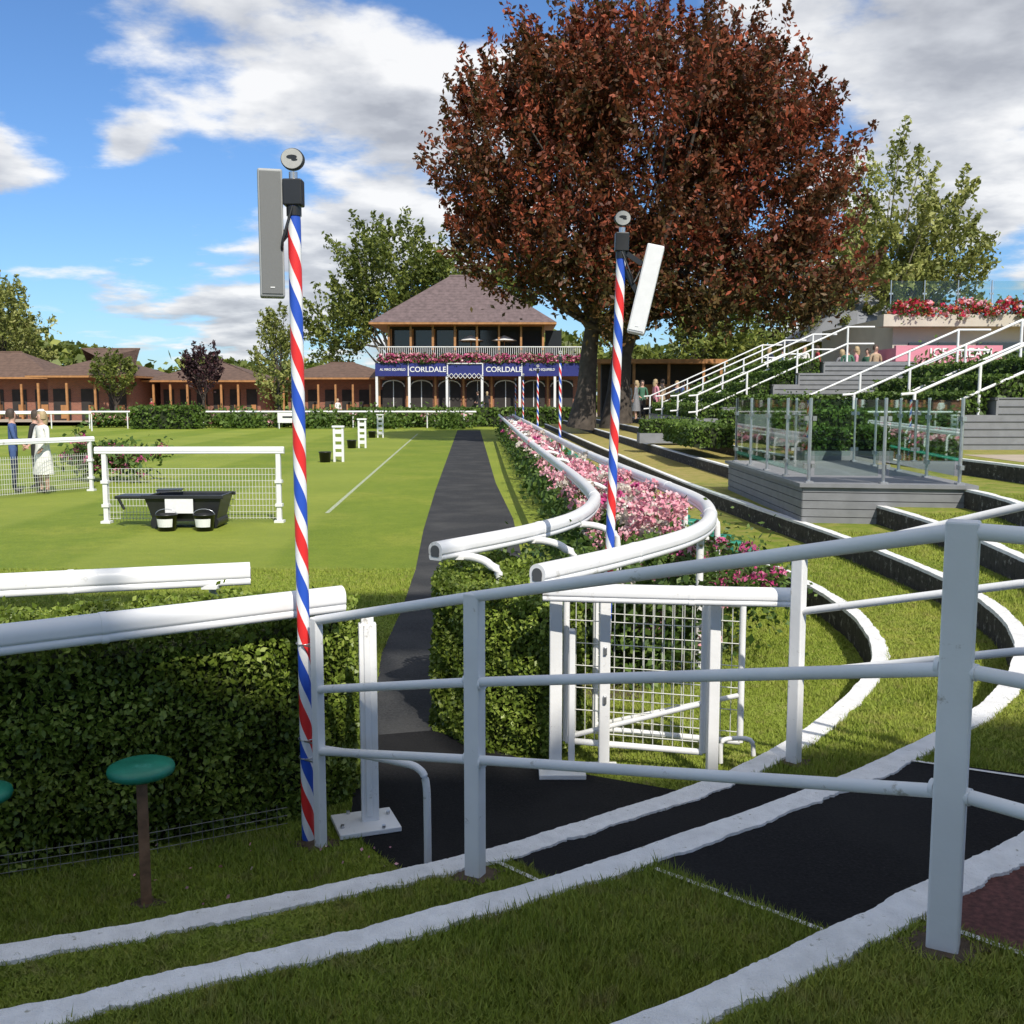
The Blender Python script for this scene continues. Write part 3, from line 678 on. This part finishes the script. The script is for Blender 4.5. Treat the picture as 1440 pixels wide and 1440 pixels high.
stand('stepped_stand',7.5,19,26,1.15,5,.72,.32,(0,1,2,3),(19.2,22.6,25.8),[(5.35,7.35,18.6,1.15,.55),(5.3,7.4,20.6,1.45,.55),(5.2,7.4,22.8,1.75,.55)],ext=5)
stand('stepped_stand',5.6,31,42,1.15,6,.75,.34,(0,1,2,3,4),(31.2,34.8,38.4,41.8),[(3.9,5.4,31,1.05,.6)],ext=2.0)
hedge('box_hedge',[(4.2,24),(5.2,24),(5.2,28.5),(4.2,28.5)],.95,1.45,'lbox',400,.05,.02,.015)
hedge('box_hedge',[(5.6,27),(7.4,27),(7.4,28),(5.6,28)],1.15,1.75,'lbox',400,.05,.02,.015)
e=empty('flower_planter_row')
C=np.stack([rng.uniform(11,18,150),rng.uniform(27.6,28.6,150),rng.uniform(2.75,3.1,150)],1)
b=Bd(); b.box((14.5,28,2.0),(7.2,1.4,1.5),'grey'); b.obj('planter',e)
bloom(C,.12,'fpink',14,.06,e); bloom(C[:60]+np.array([.3,.2,-.1]),.12,'fred',14,.06,e,'red_blooms'); np_mesh('planter_leaves',leaves(C.repeat(20,0)+rng.normal(size=(3000,3))*.2,np.full(3000,.07)),4,'lbush',e)
# ------------------------------------------------------------------ text
def text(s,loc,size,mat,parent=None,rz=0,name='lettering',sx=1):
    c=bpy.data.curves.new(name,'FONT'); c.body=s; c.size=size; c.extrude=.012; c.align_x='CENTER'; c.align_y='CENTER'; c.offset=size*.012
    o=bpy.data.objects.new(name,c); o.location=loc; o.rotation_euler=(math.pi/2,0,rz); o.scale=(sx,1,1); c.materials.append(M[mat]); COL.objects.link(o); o.parent=parent; return o
# ------------------------------------------------------------------ pavilion
def hip(b,x0,x1,y0,y1,z0,z1,m,inset=None,th=.15):
    ins=inset if inset else (y1-y0)/2
    v=[(x0,y0,z0),(x1,y0,z0),(x1,y1,z0),(x0,y1,z0),(x0+ins,(y0+y1)/2,z1),(x1-ins,(y0+y1)/2,z1)]
    b.add(v,[(0,1,5,4),(1,2,5),(2,3,4,5),(3,0,4)],m); b.add(v[:4],[(0,1,2,3)],'timber')
    b.box(((x0+x1)/2,(y0+y1)/2,z0-.08),(x1-x0-.02,y1-y0-.02,.15),'timber')
    b.tube([v[4],v[5]],.1,m,6)
e=empty('pavilion'); gz=.9
b=Bd(); b.box((-2.3,85.5,(gz+4.2)/2),(15.4,9,4.2-gz),'brick'); b.box((-2.3,85,.6),(17,11,.6),'paving'); b.obj('walls',e)
b=Bd()
for x in np.arange(-9.3,5,2.2):
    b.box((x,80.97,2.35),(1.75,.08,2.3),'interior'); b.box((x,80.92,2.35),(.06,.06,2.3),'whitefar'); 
    b.tube([(x+.87*math.cos(t),80.93,3.0+.5*math.sin(t)) for t in np.linspace(0,3.14,9)],.05,'whitefar',6)
    b.box((x-1.1,80.86,2.4),(.16,.16,3.0),'timber')
b.obj('windows',e)
b=Bd(); b.box((-2.3,81.2,4.55),(16.2,3.6,.5),'timber'); b.box((-2.3,79.33,4.28),(16.4,.12,.98),'navy'); b.obj('balcony_fascia',e)
b=Bd()
for x in (-10.4,-7.9,-5.0,-2.3,.6,3.3,5.8): b.box((x,79.4,2.4),(.18,.18,3.2),'whitefar')
for x in np.arange(-5.0,-2.2,.35):
    b.beam((x,79.2,3.6),(x+.35,79.2,4.0),.03,.04,'whitefar'); b.beam((x+.35,79.2,3.6),(x,79.2,4.0),.03,.04,'whitefar')
b.beam((-5,79.2,4.75),(-2.3,79.2,4.75),.08,.08,'whitefar')
b.obj('columns',e)
text('CORLDALE',(-6.45,79.25,4.28),.56,'white',e); text('CORLDALE',(-.6,79.25,4.28),.56,'white',e)
text('AL MIRO EQUIFIELD',(-9.15,79.25,4.28),.26,'white',e,sx=.85); text('AL MIRO EQUIFIELD',(2.3,79.25,4.28),.26,'white',e,sx=.85)
b=Bd()
for x in (-7.95,-4.95,-2.25,.75): b.box((x,79.25,4.28),(.08,.05,.98),'whitefar')
b.obj('fascia_dividers',e)
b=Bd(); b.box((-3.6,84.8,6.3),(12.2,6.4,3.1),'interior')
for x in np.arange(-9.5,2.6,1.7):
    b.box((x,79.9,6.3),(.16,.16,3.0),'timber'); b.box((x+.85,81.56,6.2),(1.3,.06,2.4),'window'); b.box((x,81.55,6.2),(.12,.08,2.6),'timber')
b.obj('upper_storey',e)
b=Bd()
for x in np.arange(-10.2,5.7,.16): b.wire((x,79.5,5.0),(x,79.5,6.0),.022,'whitefar')
b.beam((-10.3,79.5,6.02),(5.7,79.5,6.02),.09,.07,'whitefar'); b.beam((-10.3,79.5,5.0),(5.7,79.5,5.0),.07,.06,'whitefar'); b.obj('balustrade',e)
b=Bd(); hip(b,-10.9,3.4,78.9,89.5,7.85,11.9,'tiles',inset=5.9); b.obj('roof',e)
C=np.stack([rng.uniform(-10.3,5.7,260),rng.uniform(79.1,79.35,260),rng.uniform(4.85,5.4,260)],1)
bloom(C,.16,'fmag',12,.09,e); bloom(C[:130]+np.array([.1,-.05,.05]),.15,'fpink',12,.08,e,'pink'); np_mesh('trailing_leaves',leaves(C.repeat(14,0)+rng.normal(size=(3640,3))*.12,np.full(3640,.08)),4,'lbush',e)
for x in (-3.2,-.6): 
    b=Bd(); b.lathe((x,80.6,0),[(1.0,6.55),(.05,6.95)],'whitefar',8,False); b.tube([(x,80.6,4.9),(x,80.6,6.9)],.03,'timber',6); b.obj('parasol',e)
# ------------------------------------------------------------------ stable blocks
def stable(x0,x1,y0,y1,ze,zr,bays):
    e=empty('brick_stable_block'); b=Bd(); b.box(((x0+x1)/2,(y0+y1)/2,(ze+.3)/2),(x1-x0,y1-y0,ze-.3),'brick'); b.obj('walls',e)
    b=Bd(); hip(b,x0-.9,x1+.9,y0-2.0,y1+.6,ze,zr,'tilesb'); b.obj('roof',e)
    b=Bd(); w=(x1-x0)/bays
    for i in range(bays):
        x=x0+(i+.5)*w; b.box((x,y0-.03,1.6),(w*.62,.08,2.5),'interior'); b.box((x-w*.5,y0-1.7,1.8),(.16,.16,3.0),'timber'); b.box((x+w*.1,y0-.08,1.0),(w*.3,.06,1.1),'timber')
    b.obj('doors',e)
stable(-37.8,-31,84,95,3.9,6.3,3); stable(-30,-21.5,88,96,3.6,5.4,6); stable(-20,-10.9,92,98,3.9,5.3,6); stable(-60,-40,90,97,3.9,6.2,10)
e=empty('timber_kiosk'); b=Bd(); b.box((8.5,62,2.6),(6.5,3,2.9),'interior'); b.box((8.5,61.4,4.2),(7.6,4.8,.25),'timber'); b.box((8.5,60.4,2.3),(5.5,.1,1.2),'timber')
for x in (5,7,9,11,12): b.box((x,59.3,2.6),(.15,.15,3),'timber')
b.obj('kiosk',e)
# ------------------------------------------------------------------ right hand buildings
e=empty('balcony_building'); b=Bd(); b.box((23,44,2.9),(17,9,4.6),'cream'); b.box((22.6,39.2,5.0),(17.4,.7,.45),'cream'); 
for x in np.arange(16,31,2.6): b.box((x,39.46,3.2),(1.8,.1,2.0),'window')
b.obj('walls',e); C=np.stack([rng.uniform(14.2,31,320),rng.uniform(38.7,39.3,320),rng.uniform(5.15,5.7,320)],1)
bloom(C,.15,'fred',12,.07,e); bloom(C[:110]+np.array([.1,0,.05]),.14,'fpink',12,.07,e,'pink'); np_mesh('trailing_leaves',leaves(C.repeat(10,0)+rng.normal(size=(3200,3))*.13,np.full(3200,.07)),4,'lbush',e)
b=Bd(); g=Bd(); glassrun([(14.4,39.6),(31,39.6)],5.2,1.35); b.obj('balcony_posts',e); g.obj('balcony_glass',e)
e=empty('ice_cream_kiosk'); b=Bd(); b.box((15.2,37.2,2.5),(3.6,2.0,2.7),'pink'); b.box((15.2,36.15,2.75),(2.8,.1,.9),'interior'); b.box((15.2,36.1,3.65),(3.7,.2,.55),'pink'); b.box((15.2,36.0,2.25),(3.2,.5,.08),'whitefar'); b.obj('body',e)
text('ICE CREAM',(15.6,35.97,3.66),.44,'white',e)
e=empty('grey_conical_roof_bandstand'); b=Bd(); b.lathe((18.6,56,0),[(4.2,5.0),(.05,8.2)],'lead',10,False); 
for i in range(10): b.tube([(18.6+3.6*math.cos(i*.628),56+3.6*math.sin(i*.628),1),(18.6+3.6*math.cos(i*.628),56+3.6*math.sin(i*.628),5.1)],.08,'whitefar',8)
b.obj('structure',e)
# ------------------------------------------------------------------ far rails, hedges
e=empty('white_far_rail'); b=Bd(); b.tube([(-60,70,1.15),(-30,72,1.15),(-10,73,1.15),(-2.5,72,1.15)],.07,'plastic',8)
for x in np.arange(-58,-3,2.6): b.tube([(x,70+ (x+60)*.05,0),(x,70+(x+60)*.05,1.1)],.045,'whitefar',6)
b.obj('rail',e)
e=empty('white_far_rail'); b=Bd(); b.tube([(-42,60,1.15),(-34,64,1.15),(-27,66,1.15)],.07,'plastic',8); 
for t in np.linspace(0,1,6): b.tube([(-42+15*t,60+6*t,0),(-42+15*t,60+6*t,1.1)],.045,'whitefar',6)
b.obj('rail',e)
hedge('box_hedge',[(-26,70),(-21.5,70),(-21.5,72),(-26,72)],0,1.5,'lbox',60,.13,.1,.1)
hedge('box_hedge',[(-12,76),(6,76),(6,77.2),(-12,77.2)],0,1.35,'lbox',60,.13,.05,.05)
e=empty('far_flower_border')
C=np.stack([rng.uniform(-30,-3,300),rng.uniform(73.6,75.2,300),rng.uniform(.3,1.0,300)],1)
bloom(C[:110],.2,'fpink',12,.11,e); bloom(C[110:150],.2,'fwhite',12,.11,e,'pale'); bloom(C[150:180],.16,'fred',12,.1,e,'red')
np_mesh('border_leaves',leaves(C.repeat(22,0)+rng.normal(size=(6600,3))*np.array([.5,.3,.22]),np.full(6600,.16)),4,'lbush',e)
for sx,sz,cx,cy in ((1.6,.8,-19,72),(1.2,.9,-13.4,72),(1.5,.7,-9,71.5),(1.0,.8,-4.2,71)):
    C=rng.normal(size=(900,3))*np.array([sx*.5,.5,sz*.45])+np.array([cx,cy,.5]); C[:,2]=np.abs(C[:,2]); np_mesh('shrub',leaves(C,np.full(900,.14)),4,'lbox')
e=empty('hydrangea_bush',(0,0,0)); C=rng.normal(size=(60,3))*np.array([.55,.35,.2])+np.array([-10.3,26,.65]); C[:,2]=np.abs(C[:,2]); bloom(C,.12,'fmag',26,.035,e); np_mesh('bush_leaves',leaves(C.repeat(30,0)+rng.normal(size=(1800,3))*.15,np.full(1800,.07)),4,'lbush',e)
e=empty('white_sign_board',(-15.5,71.5,0)); b=Bd(); b.box((0,0,.75),(1.6,.06,.7),'paper'); 
for sx in(-.7,.7): b.box((sx,.03,.4),(.06,.05,.8),'whitefar')
b.box((0,-.04,.8),(.9,.01,.12),'black'); b.obj('board',e)
# ------------------------------------------------------------------ trees
def tree(name,base,lobes,nspray,per,size,mat,bark='trunk',tr=.5,spread=.9,limbs=26,fork=.35,up=.5,shell=.55,trunks=None,sig=.42,asp=.5,cut=1.2,mat2=None,zsplit=0):
    e=empty(name); base=np.array(base,float); L=np.array(lobes,float)
    vol=L[:,3]*L[:,4]*L[:,5]; pr=vol**.67/np.sum(vol**.67)
    A=[];D=[]
    for i in range(nspray):
        l=L[rng.choice(len(L),p=pr)]; v=rng.normal(size=3); v/=np.linalg.norm(v); r=shell+(1-shell)*rng.random()**.6
        c=l[:3]+v*r*l[3:6]; A.append(c); d=v*.8+np.array([0,0,up])+rng.normal(size=3)*.25; D.append(d/np.linalg.norm(d))
    A=np.array(A);D=np.array(D); n=nspray*per
    t=rng.random(n); idx=np.repeat(np.arange(nspray),per)
    sl=spread*(.5+1.0*rng.random(nspray))[idx]
    C=A[idx]+D[idx]*((t-.35)*sl*2.0)[:,None]+rng.normal(size=(n,3))*(sl*sig*(1.05-t*.85))[:,None]
    kp=C[:,2]>base[2]+cut; C=C[kp]; Dd=D[idx][kp]
    b=Bd(); top=L[:,2].mean(); cx=L[:,0].mean();cy=L[:,1].mean()
    stems=trunks or [(0,0,1)]
    for (ox,oy,sc) in stems:
        st=base+np.array([ox,oy,0]); pts=[];rs=[]; tx=cx+(ox)*1.5
        for i in range(7):
            q=i/6; pts.append((st[0]+(tx-st[0])*q**1.8+.1*math.sin(i*2+ox),st[1]+(cy-st[1])*q**1.8,base[2]-.2+(top-base[2])*q)); rs.append(tr*sc*(1.35 if i==0 else 1-.8*q))
        b.tube(pts,rs,bark,12)
        for i in range(limbs//len(stems)):
            a=A[rng.integers(nspray)]; q=fork+rng.random()*(.9-fork); k=min(5,int(q*6)); s=np.array(pts[k])+(np.array(pts[k+1])-np.array(pts[k]))*(q*6-k)
            mid=s+(a-s)*.5+np.array([0,0,-.08*np.linalg.norm(a-s)]); r0=tr*sc*.38*(1-q*.6)
            b.tube(catmull([s,mid,a],4).tolist(),[r0*(1-.9*j/8)+.01 for j in range(9)],bark,6)
    b.obj('trunk_and_limbs',e)
    if mat2:
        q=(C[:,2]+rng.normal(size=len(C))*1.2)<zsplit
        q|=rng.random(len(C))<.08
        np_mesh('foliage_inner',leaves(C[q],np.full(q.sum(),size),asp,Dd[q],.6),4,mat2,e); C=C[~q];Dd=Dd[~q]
    np_mesh('foliage',leaves(C,np.full(len(C),size),asp,Dd,.6),4,mat,e)
    return e
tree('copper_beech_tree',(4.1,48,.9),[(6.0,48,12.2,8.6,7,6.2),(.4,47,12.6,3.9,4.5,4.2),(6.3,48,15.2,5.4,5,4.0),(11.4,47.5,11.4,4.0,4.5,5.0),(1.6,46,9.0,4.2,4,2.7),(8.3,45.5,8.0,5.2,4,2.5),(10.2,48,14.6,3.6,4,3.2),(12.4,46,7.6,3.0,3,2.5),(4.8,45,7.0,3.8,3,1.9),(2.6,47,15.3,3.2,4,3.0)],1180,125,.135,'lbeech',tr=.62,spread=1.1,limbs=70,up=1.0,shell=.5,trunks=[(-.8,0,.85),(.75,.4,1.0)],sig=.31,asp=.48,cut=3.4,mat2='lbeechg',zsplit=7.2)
tree('sycamore_tree',(19,56,.9),[(20.8,56,11,3.9,3.5,4.6),(19.6,56,8.3,3.8,4,3.0),(22.8,56,8.6,2.8,3,2.6),(17.0,56,6.5,2.3,3,2.0)],300,90,.14,'lpale','trunkg',tr=.35,spread=.85,limbs=70,up=1.0,shell=.3,sig=.34)
tree('oak_tree',(-12,108,0),[(-13,108,14,5.6,5,6),(-17.5,108,9.0,3.8,4,4.2),(-8,108,12.5,4.6,5,5.4),(-3,110,12.5,5,5,4.6)],330,80,.25,'lgreen','trunkg',tr=.7,spread=1.5,limbs=40,up=.8,shell=.35,sig=.34)
tree('lawn_tree',(-49.5,100,0),[(-50,100,8.7,4.4,4,4.8),(-47.5,100,7,3,3,3)],140,80,.2,'lpale',tr=.35,spread=1.1,up=.9,sig=.34)
tree('lawn_tree',(-17.2,76,0),[(-17.2,76,4.6,1.7,1.6,3.0),(-17.2,76,7,.9,.9,2)],80,70,.13,'lpale',tr=.18,spread=.6,up=1.1,sig=.34)
tree('purple_plum_tree',(-24.5,82,0),[(-24.5,82,4.4,1.5,1.4,1.7)],55,60,.13,'lpurple',tr=.16,spread=.5,up=.9)
tree('lawn_tree',(-31.5,82,0),[(-31.5,82,4.0,1.7,1.5,1.5)],50,60,.13,'lgreen',tr=.16,spread=.5,up=.9)
tree('lime_tree',(13,88,0),[(13,88,6,7,4,4.5),(19,88,7,5,4,4)],170,70,.24,'lgreen',tr=.4,spread=1.2,up=.7)
xs=rng.uniform(-170,150,700); 
hh=6+3.5*np.sin(xs*.05)+2.5*np.sin(xs*.13+1)+1.5*np.sin(xs*.31)+3
C=np.stack([np.repeat(xs,50)+rng.normal(size=35000)*2,190+rng.normal(size=35000)*6,np.repeat(hh,50)*rng.random(35000)**.6],1)
np_mesh('distant_trees',leaves(C,np.full(len(C),.8),.7),4,'lgreen')
# ------------------------------------------------------------------ people
def person(name,x,y,z,h=1.74,yaw=0,top='cloth_navy',bot='cloth_dark',hair='hair',dress=False,arm=0,hat=None,topc=None):
    s=h/1.75; e=empty(name,(x,y,z)); e.rotation_euler=(0,0,yaw); e.scale=(s,s,s)
    J=[(0,0,.95,.13,.10),(0,0,1.10,.125,.095),(0,.005,1.30,.15,.10),(0,0,1.44,.10,.075),(0,.0,1.50,.052,.055),(0,.015,1.575,.066,.075),(0,.012,1.66,.078,.092),(0,.0,1.735,.05,.06)]
    V=[j[:3] for j in J]; R=[j[3:] for j in J]; Ed=[(i,i+1) for i in range(7)]
    hands=[]
    for sx in (-1,1):
        i0=len(V); bend=arm if sx>0 else arm*.6
        el=(sx*.235,.02+.05*bend,1.14); wr=(sx*(.235-.12*bend),.04+.26*bend,.90+.26*bend)
        V+=[(sx*.175,0,1.41),el,wr]; R+=[(.058,.058),(.042,.042),(.027,.03)]; Ed+=[(3,i0),(i0,i0+1),(i0+1,i0+2)]
        pl=Vector(wr)+(Vector(wr)-Vector(el)).normalized()*.09; V.append(tuple(pl)); R.append((.016,.036)); Ed.append((i0+2,i0+3)); hands.append((Vector(wr),pl,sx))
        i1=len(V); V+=[(sx*.09,0,.88),(sx*.10,.01,.50),(sx*.10,-.01,.09),(sx*.115,.13,.04)]; R+=[(.088,.095),(.056,.06),(.038,.042),(.036,.028)]; Ed+=[(0,i1),(i1,i1+1),(i1+1,i1+2),(i1+2,i1+3)]
    me=bpy.data.meshes.new('b'); me.from_pydata(V,Ed,[]); o=bpy.data.objects.new('b',me); COL.objects.link(o)
    sk=o.modifiers.new('s','SKIN'); sk.use_smooth_shade=True
    for i,sv in enumerate(me.skin_vertices[0].data): sv.radius=R[i]; sv.use_root=(i==0)
    sb=o.modifiers.new('ss','SUBSURF'); sb.levels=1; sb.render_levels=1
    dg=bpy.context.evaluated_depsgraph_get(); m2=bpy.data.meshes.new_from_object(o.evaluated_get(dg)); bpy.data.objects.remove(o)
    m2.materials.clear()
    for k in ('skin',top,bot,'black'): m2.materials.append(M[k])
    for p in m2.polygons:
        c=p.center; i=1
        if c.z>1.475: i=0
        elif c.z<.07 or (c.z<.1 and c.y>.03): i=3
        elif abs(c.x)<.2 and c.z<.93 and not(abs(c.x)>.15 and c.z>.75): i=2 if not dress else (1 if c.z>.5 else 0)
        for w,pl,sx in hands:
            if (c-w).length<.13 and (c-pl).length<.085: i=0
        p.material_index=i; p.use_smooth=True
    ob=bpy.data.objects.new('body',m2); COL.objects.link(ob); ob.parent=e
    b=Bd()
    for w,pl,sx in hands:
        d=(pl-w).normalized(); side=Vector((0,1,0)) if abs(d.y)<.7 else Vector((1,0,0))
        for k,ln in enumerate((.07,.08,.075,.058)):
            st=pl-d*.01+side*(.027-.018*k); b.tube([st,st+d*ln*.55,st+d*ln*.95+Vector((-sx*.014,0,0))],[.0095,.0085,.006],'skin',6)
        st=w+d*.03+side*.03; b.tube([st,st+side*.025+d*.03,st+side*.03+d*.06],[.011,.010,.007],'skin',6)
    for sx in (-1,1):
        b.lathe((sx*.03,.098,1.655),[(.001,-.008),(.009,0),(.001,.008)],'black',8); b.lathe((sx*.083,.0,1.645),[(.001,-.03),(.012,0),(.001,.03)],'skin',8)
    b.tube([(0,.098,1.66),(0,.118,1.625),(0,.098,1.615)],[.008,.014,.008],'skin',6); b.box((0,.094,1.588),(.045,.008,.008),'cloth_red')
    b.obj('face_and_hands',e)
    b=Bd(); b.lathe((0,-.015,0),[(.098,1.60),(.104,1.68),(.090,1.745),(.05,1.78),(.001,1.79)],hair,14)
    b.v=[(v[0],v[1] if v[1]<.05 else .05+(v[1]-.05)*.35,v[2]) for v in b.v]
    if hair=='hairb' : b.lathe((0,-.06,0),[(.06,1.46),(.085,1.55),(.08,1.66)],hair,12)
    b.obj('hair',e)
    if hat:
        b=Bd(); b.lathe((.02,-.02,0),[(.001,1.815),(.05,1.81),(.065,1.785),(.085,1.775),(.09,1.768),(.03,1.765)],hat,18); b.obj('hat',e)
    if dress:
        b=Bd(); n=20; pf=[(.150,1.12),(.165,.98),(.20,.80),(.225,.6),(.245,.42)]
        vs=[(r*math.cos(6.2832*j/n)*(1+.05*math.sin(5*j+i)),r*.8*math.sin(6.2832*j/n)*(1+.05*math.cos(4*j)),zz) for i,(r,zz) in enumerate(pf) for j in range(n)]
        b.add(vs,[(i*n+j,i*n+(j+1)%n,(i+1)*n+(j+1)%n,(i+1)*n+j) for i in range(4) for j in range(n)],top,True); b.obj('skirt',e)
    return e
for n_,c_ in (('cloth_navy',(.02,.03,.07)),('cloth_blue',(.05,.09,.22)),('cloth_dark',(.02,.02,.022)),('cloth_white',(.75,.74,.7)),('cloth_red',(.35,.04,.05)),('cloth_grey',(.2,.2,.21)),('cloth_green',(.06,.16,.10)),('cloth_pink',(.6,.25,.3)),('cloth_tan',(.4,.3,.2))): cloth(n_,c_)
person('woman_in_white',-10.35,22.6,0,1.80,2.6,'cloth_white','cloth_white','hairb',True,.6,hat='cloth_white')
person('man_in_blue_suit',-11.05,22.7,0,1.84,-1.2,'cloth_blue','cloth_navy','hair',False,.8)
person('man_in_dark_suit',-11.05,23.8,0,1.80,1.6,'cloth_dark','cloth_dark','hair',False,.6)
tops=['cloth_navy','cloth_blue','cloth_white','cloth_red','cloth_grey','cloth_green','cloth_pink','cloth_tan']
for i,(x,y,z) in enumerate([(-1.9,78.6,.9),(-2.6,78.4,.9),(-13.2,78,.3),(-28,80,.3),(5.3,44,1.15),(5.75,45.5,1.15),(6.2,44.5,1.15),(6.7,46,1.15),(7.2,45,1.15),(7.7,46.5,1.15),(5.6,50,1.15),(6.4,51,1.15),(7.3,50,1.15),(12.0,37,2.2),(12.5,37.6,2.2),(13.0,37,2.2),(11.2,45,2.6),(11.9,45.5,2.6),(12.7,45,2.6),(13.4,45.4,2.6),(12.3,38.6,2.2),(13.2,38.4,2.2)]):
    d=i%3==1; person('standing_spectator',x,y,z,1.68+.03*(i%4),i*1.9,tops[i%8] if i>1 else 'cloth_dark','cloth_dark','hair' if i%2 else 'hairb',d,.3*(i%3))
b=Bd(); b.box((14.5,40.5,1.6),(8.5,9,1.2),'paving'); b.obj('upper_concourse'); 
b=Bd(); b.box((12,46.5,1.85),(6,3,1.5),'paving'); b.obj('upper_concourse')
# ------------------------------------------------------------------ grandstand behind the viewpoint (unseen, inferred from its shade; sized for the light)
e=empty('grandstand')
b=Bd(); b.box((7.5,-15,8.8),(14,6,17.6),'cream'); b.obj('walls',e)
b=Bd()
for z in (3,6.2,9.4,12.4,15.4): b.box((7.5,-11.95,z),(13,.12,1.6),'window')
for x in np.arange(1,15,2.8): b.box((x+.4,-11.8,8.8),(.3,.3,17.5),'whitefar')
b.obj('windows',e)
b=Bd(); b.box((3.6,-10.9,20.55),(7.4,2.3,.3),'lead')  # unseen slab added to shade a lawn strip and leave the pole lit
for x in (.7,2.6,4.6,6.7): b.tube([(x,-12.1,17.6),(x,-12.0,20.4)],.06,'whitefar',8)
b.obj('shade_canopy',e)
# ------------------------------------------------------------------ light, sky, camera
el=math.radians(43); az=(0.36,-0.93)
d=Vector((az[0]*math.cos(el),az[1]*math.cos(el),math.sin(el))).normalized()
sun=bpy.data.lights.new('sun','SUN'); sun.energy=5.0; sun.angle=math.radians(.5); sun.color=(1,.94,.84)
so=bpy.data.objects.new('sun',sun); so.rotation_euler=d.to_track_quat('Z','Y').to_euler(); COL.objects.link(so)
w=bpy.data.worlds.new('World'); scene.world=w; w.use_nodes=True; nt=w.node_tree; bg=nt.nodes['Background']
sky=N(nt,'ShaderNodeTexSky',sky_type='NISHITA'); sky.sun_disc=False; sky.sun_elevation=el; sky.sun_rotation=math.atan2(d.x,d.y); sky.air_density=1.0; sky.dust_density=.5; sky.ozone_density=2.5
tc=N(nt,'ShaderNodeTexCoord'); vec=tc.outputs['Generated']
s=N(nt,'ShaderNodeSeparateXYZ'); nt.links.new(vec,s.inputs[0])
zz=math_(nt,'ADD',math_(nt,'MAXIMUM',s.outputs['Z'],0.0),.16)
cb=N(nt,'ShaderNodeCombineXYZ'); nt.links.new(math_(nt,'DIVIDE',s.outputs['X'],zz),cb.inputs[0]); nt.links.new(math_(nt,'DIVIDE',s.outputs['Y'],zz),cb.inputs[1]); cb.inputs[2].default_value=3.3
def cn(scale,detail,rough,off=None):
    v=cb.outputs[0]
    if off:
        a=N(nt,'ShaderNodeVectorMath',operation='ADD'); nt.links.new(v,a.inputs[0]); a.inputs[1].default_value=off; v=a.outputs[0]
    return noise(nt,scale,detail,rough,v)
n1=cn(2.3,8,.56); n2=cn(2.3,5,.52,(.07,-.15,0)); n3=cn(5,5,.52,(4,2,1))
def blob(u,v,r,amp,sxy=1.0):
    dv=Vector(((u-720)/1440,1,(560-v)/1440)).normalized()
    sb=N(nt,'ShaderNodeVectorMath',operation='SUBTRACT'); nt.links.new(vec,sb.inputs[0]); sb.inputs[1].default_value=dv
    ml=N(nt,'ShaderNodeVectorMath',operation='MULTIPLY'); nt.links.new(sb.outputs[0],ml.inputs[0]); ml.inputs[1].default_value=(1/sxy,1,1)
    ln=N(nt,'ShaderNodeVectorMath',operation='LENGTH'); nt.links.new(ml.outputs[0],ln.inputs[0])
    q=math_(nt,'SUBTRACT',1,math_(nt,'DIVIDE',ln.outputs['Value'],r),True)
    return math_(nt,'MULTIPLY',math_(nt,'MULTIPLY',q,q),amp)
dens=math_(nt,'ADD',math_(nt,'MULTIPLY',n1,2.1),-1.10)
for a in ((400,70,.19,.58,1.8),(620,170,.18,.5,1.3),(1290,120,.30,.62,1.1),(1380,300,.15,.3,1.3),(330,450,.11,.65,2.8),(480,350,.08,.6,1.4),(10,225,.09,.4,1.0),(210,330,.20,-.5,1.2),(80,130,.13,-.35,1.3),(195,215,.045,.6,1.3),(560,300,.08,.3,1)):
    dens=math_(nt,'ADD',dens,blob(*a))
dens=math_(nt,'ADD',dens,math_(nt,'MULTIPLY',math_(nt,'SUBTRACT',s.outputs['Z'],.45,True),1.2,True))  # extra cloud added overhead, out of view, to brighten the shaded foreground
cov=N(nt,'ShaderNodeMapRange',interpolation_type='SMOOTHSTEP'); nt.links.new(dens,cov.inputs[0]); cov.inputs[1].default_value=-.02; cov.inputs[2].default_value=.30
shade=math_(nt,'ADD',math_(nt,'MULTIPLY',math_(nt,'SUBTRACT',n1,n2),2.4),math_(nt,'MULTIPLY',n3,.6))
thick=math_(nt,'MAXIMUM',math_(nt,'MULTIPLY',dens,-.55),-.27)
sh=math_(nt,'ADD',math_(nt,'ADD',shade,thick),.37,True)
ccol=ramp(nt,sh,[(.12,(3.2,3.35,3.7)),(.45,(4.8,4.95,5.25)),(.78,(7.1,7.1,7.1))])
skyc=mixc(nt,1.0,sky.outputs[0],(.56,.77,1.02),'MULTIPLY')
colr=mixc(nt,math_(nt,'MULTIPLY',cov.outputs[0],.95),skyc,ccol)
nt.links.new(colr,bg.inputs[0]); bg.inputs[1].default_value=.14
cam=bpy.data.cameras.new('camera'); cam.sensor_width=36; cam.lens=36; cam.clip_end=5000; cam.clip_start=.05
co=bpy.data.objects.new('camera',cam); co.location=(0,0,2.1); co.rotation_euler=(math.pi/2-math.atan(160/1440),0,0); COL.objects.link(co); scene.camera=co
scene.view_settings.view_transform='Standard'; scene.view_settings.look='None'; scene.view_settings.exposure=0
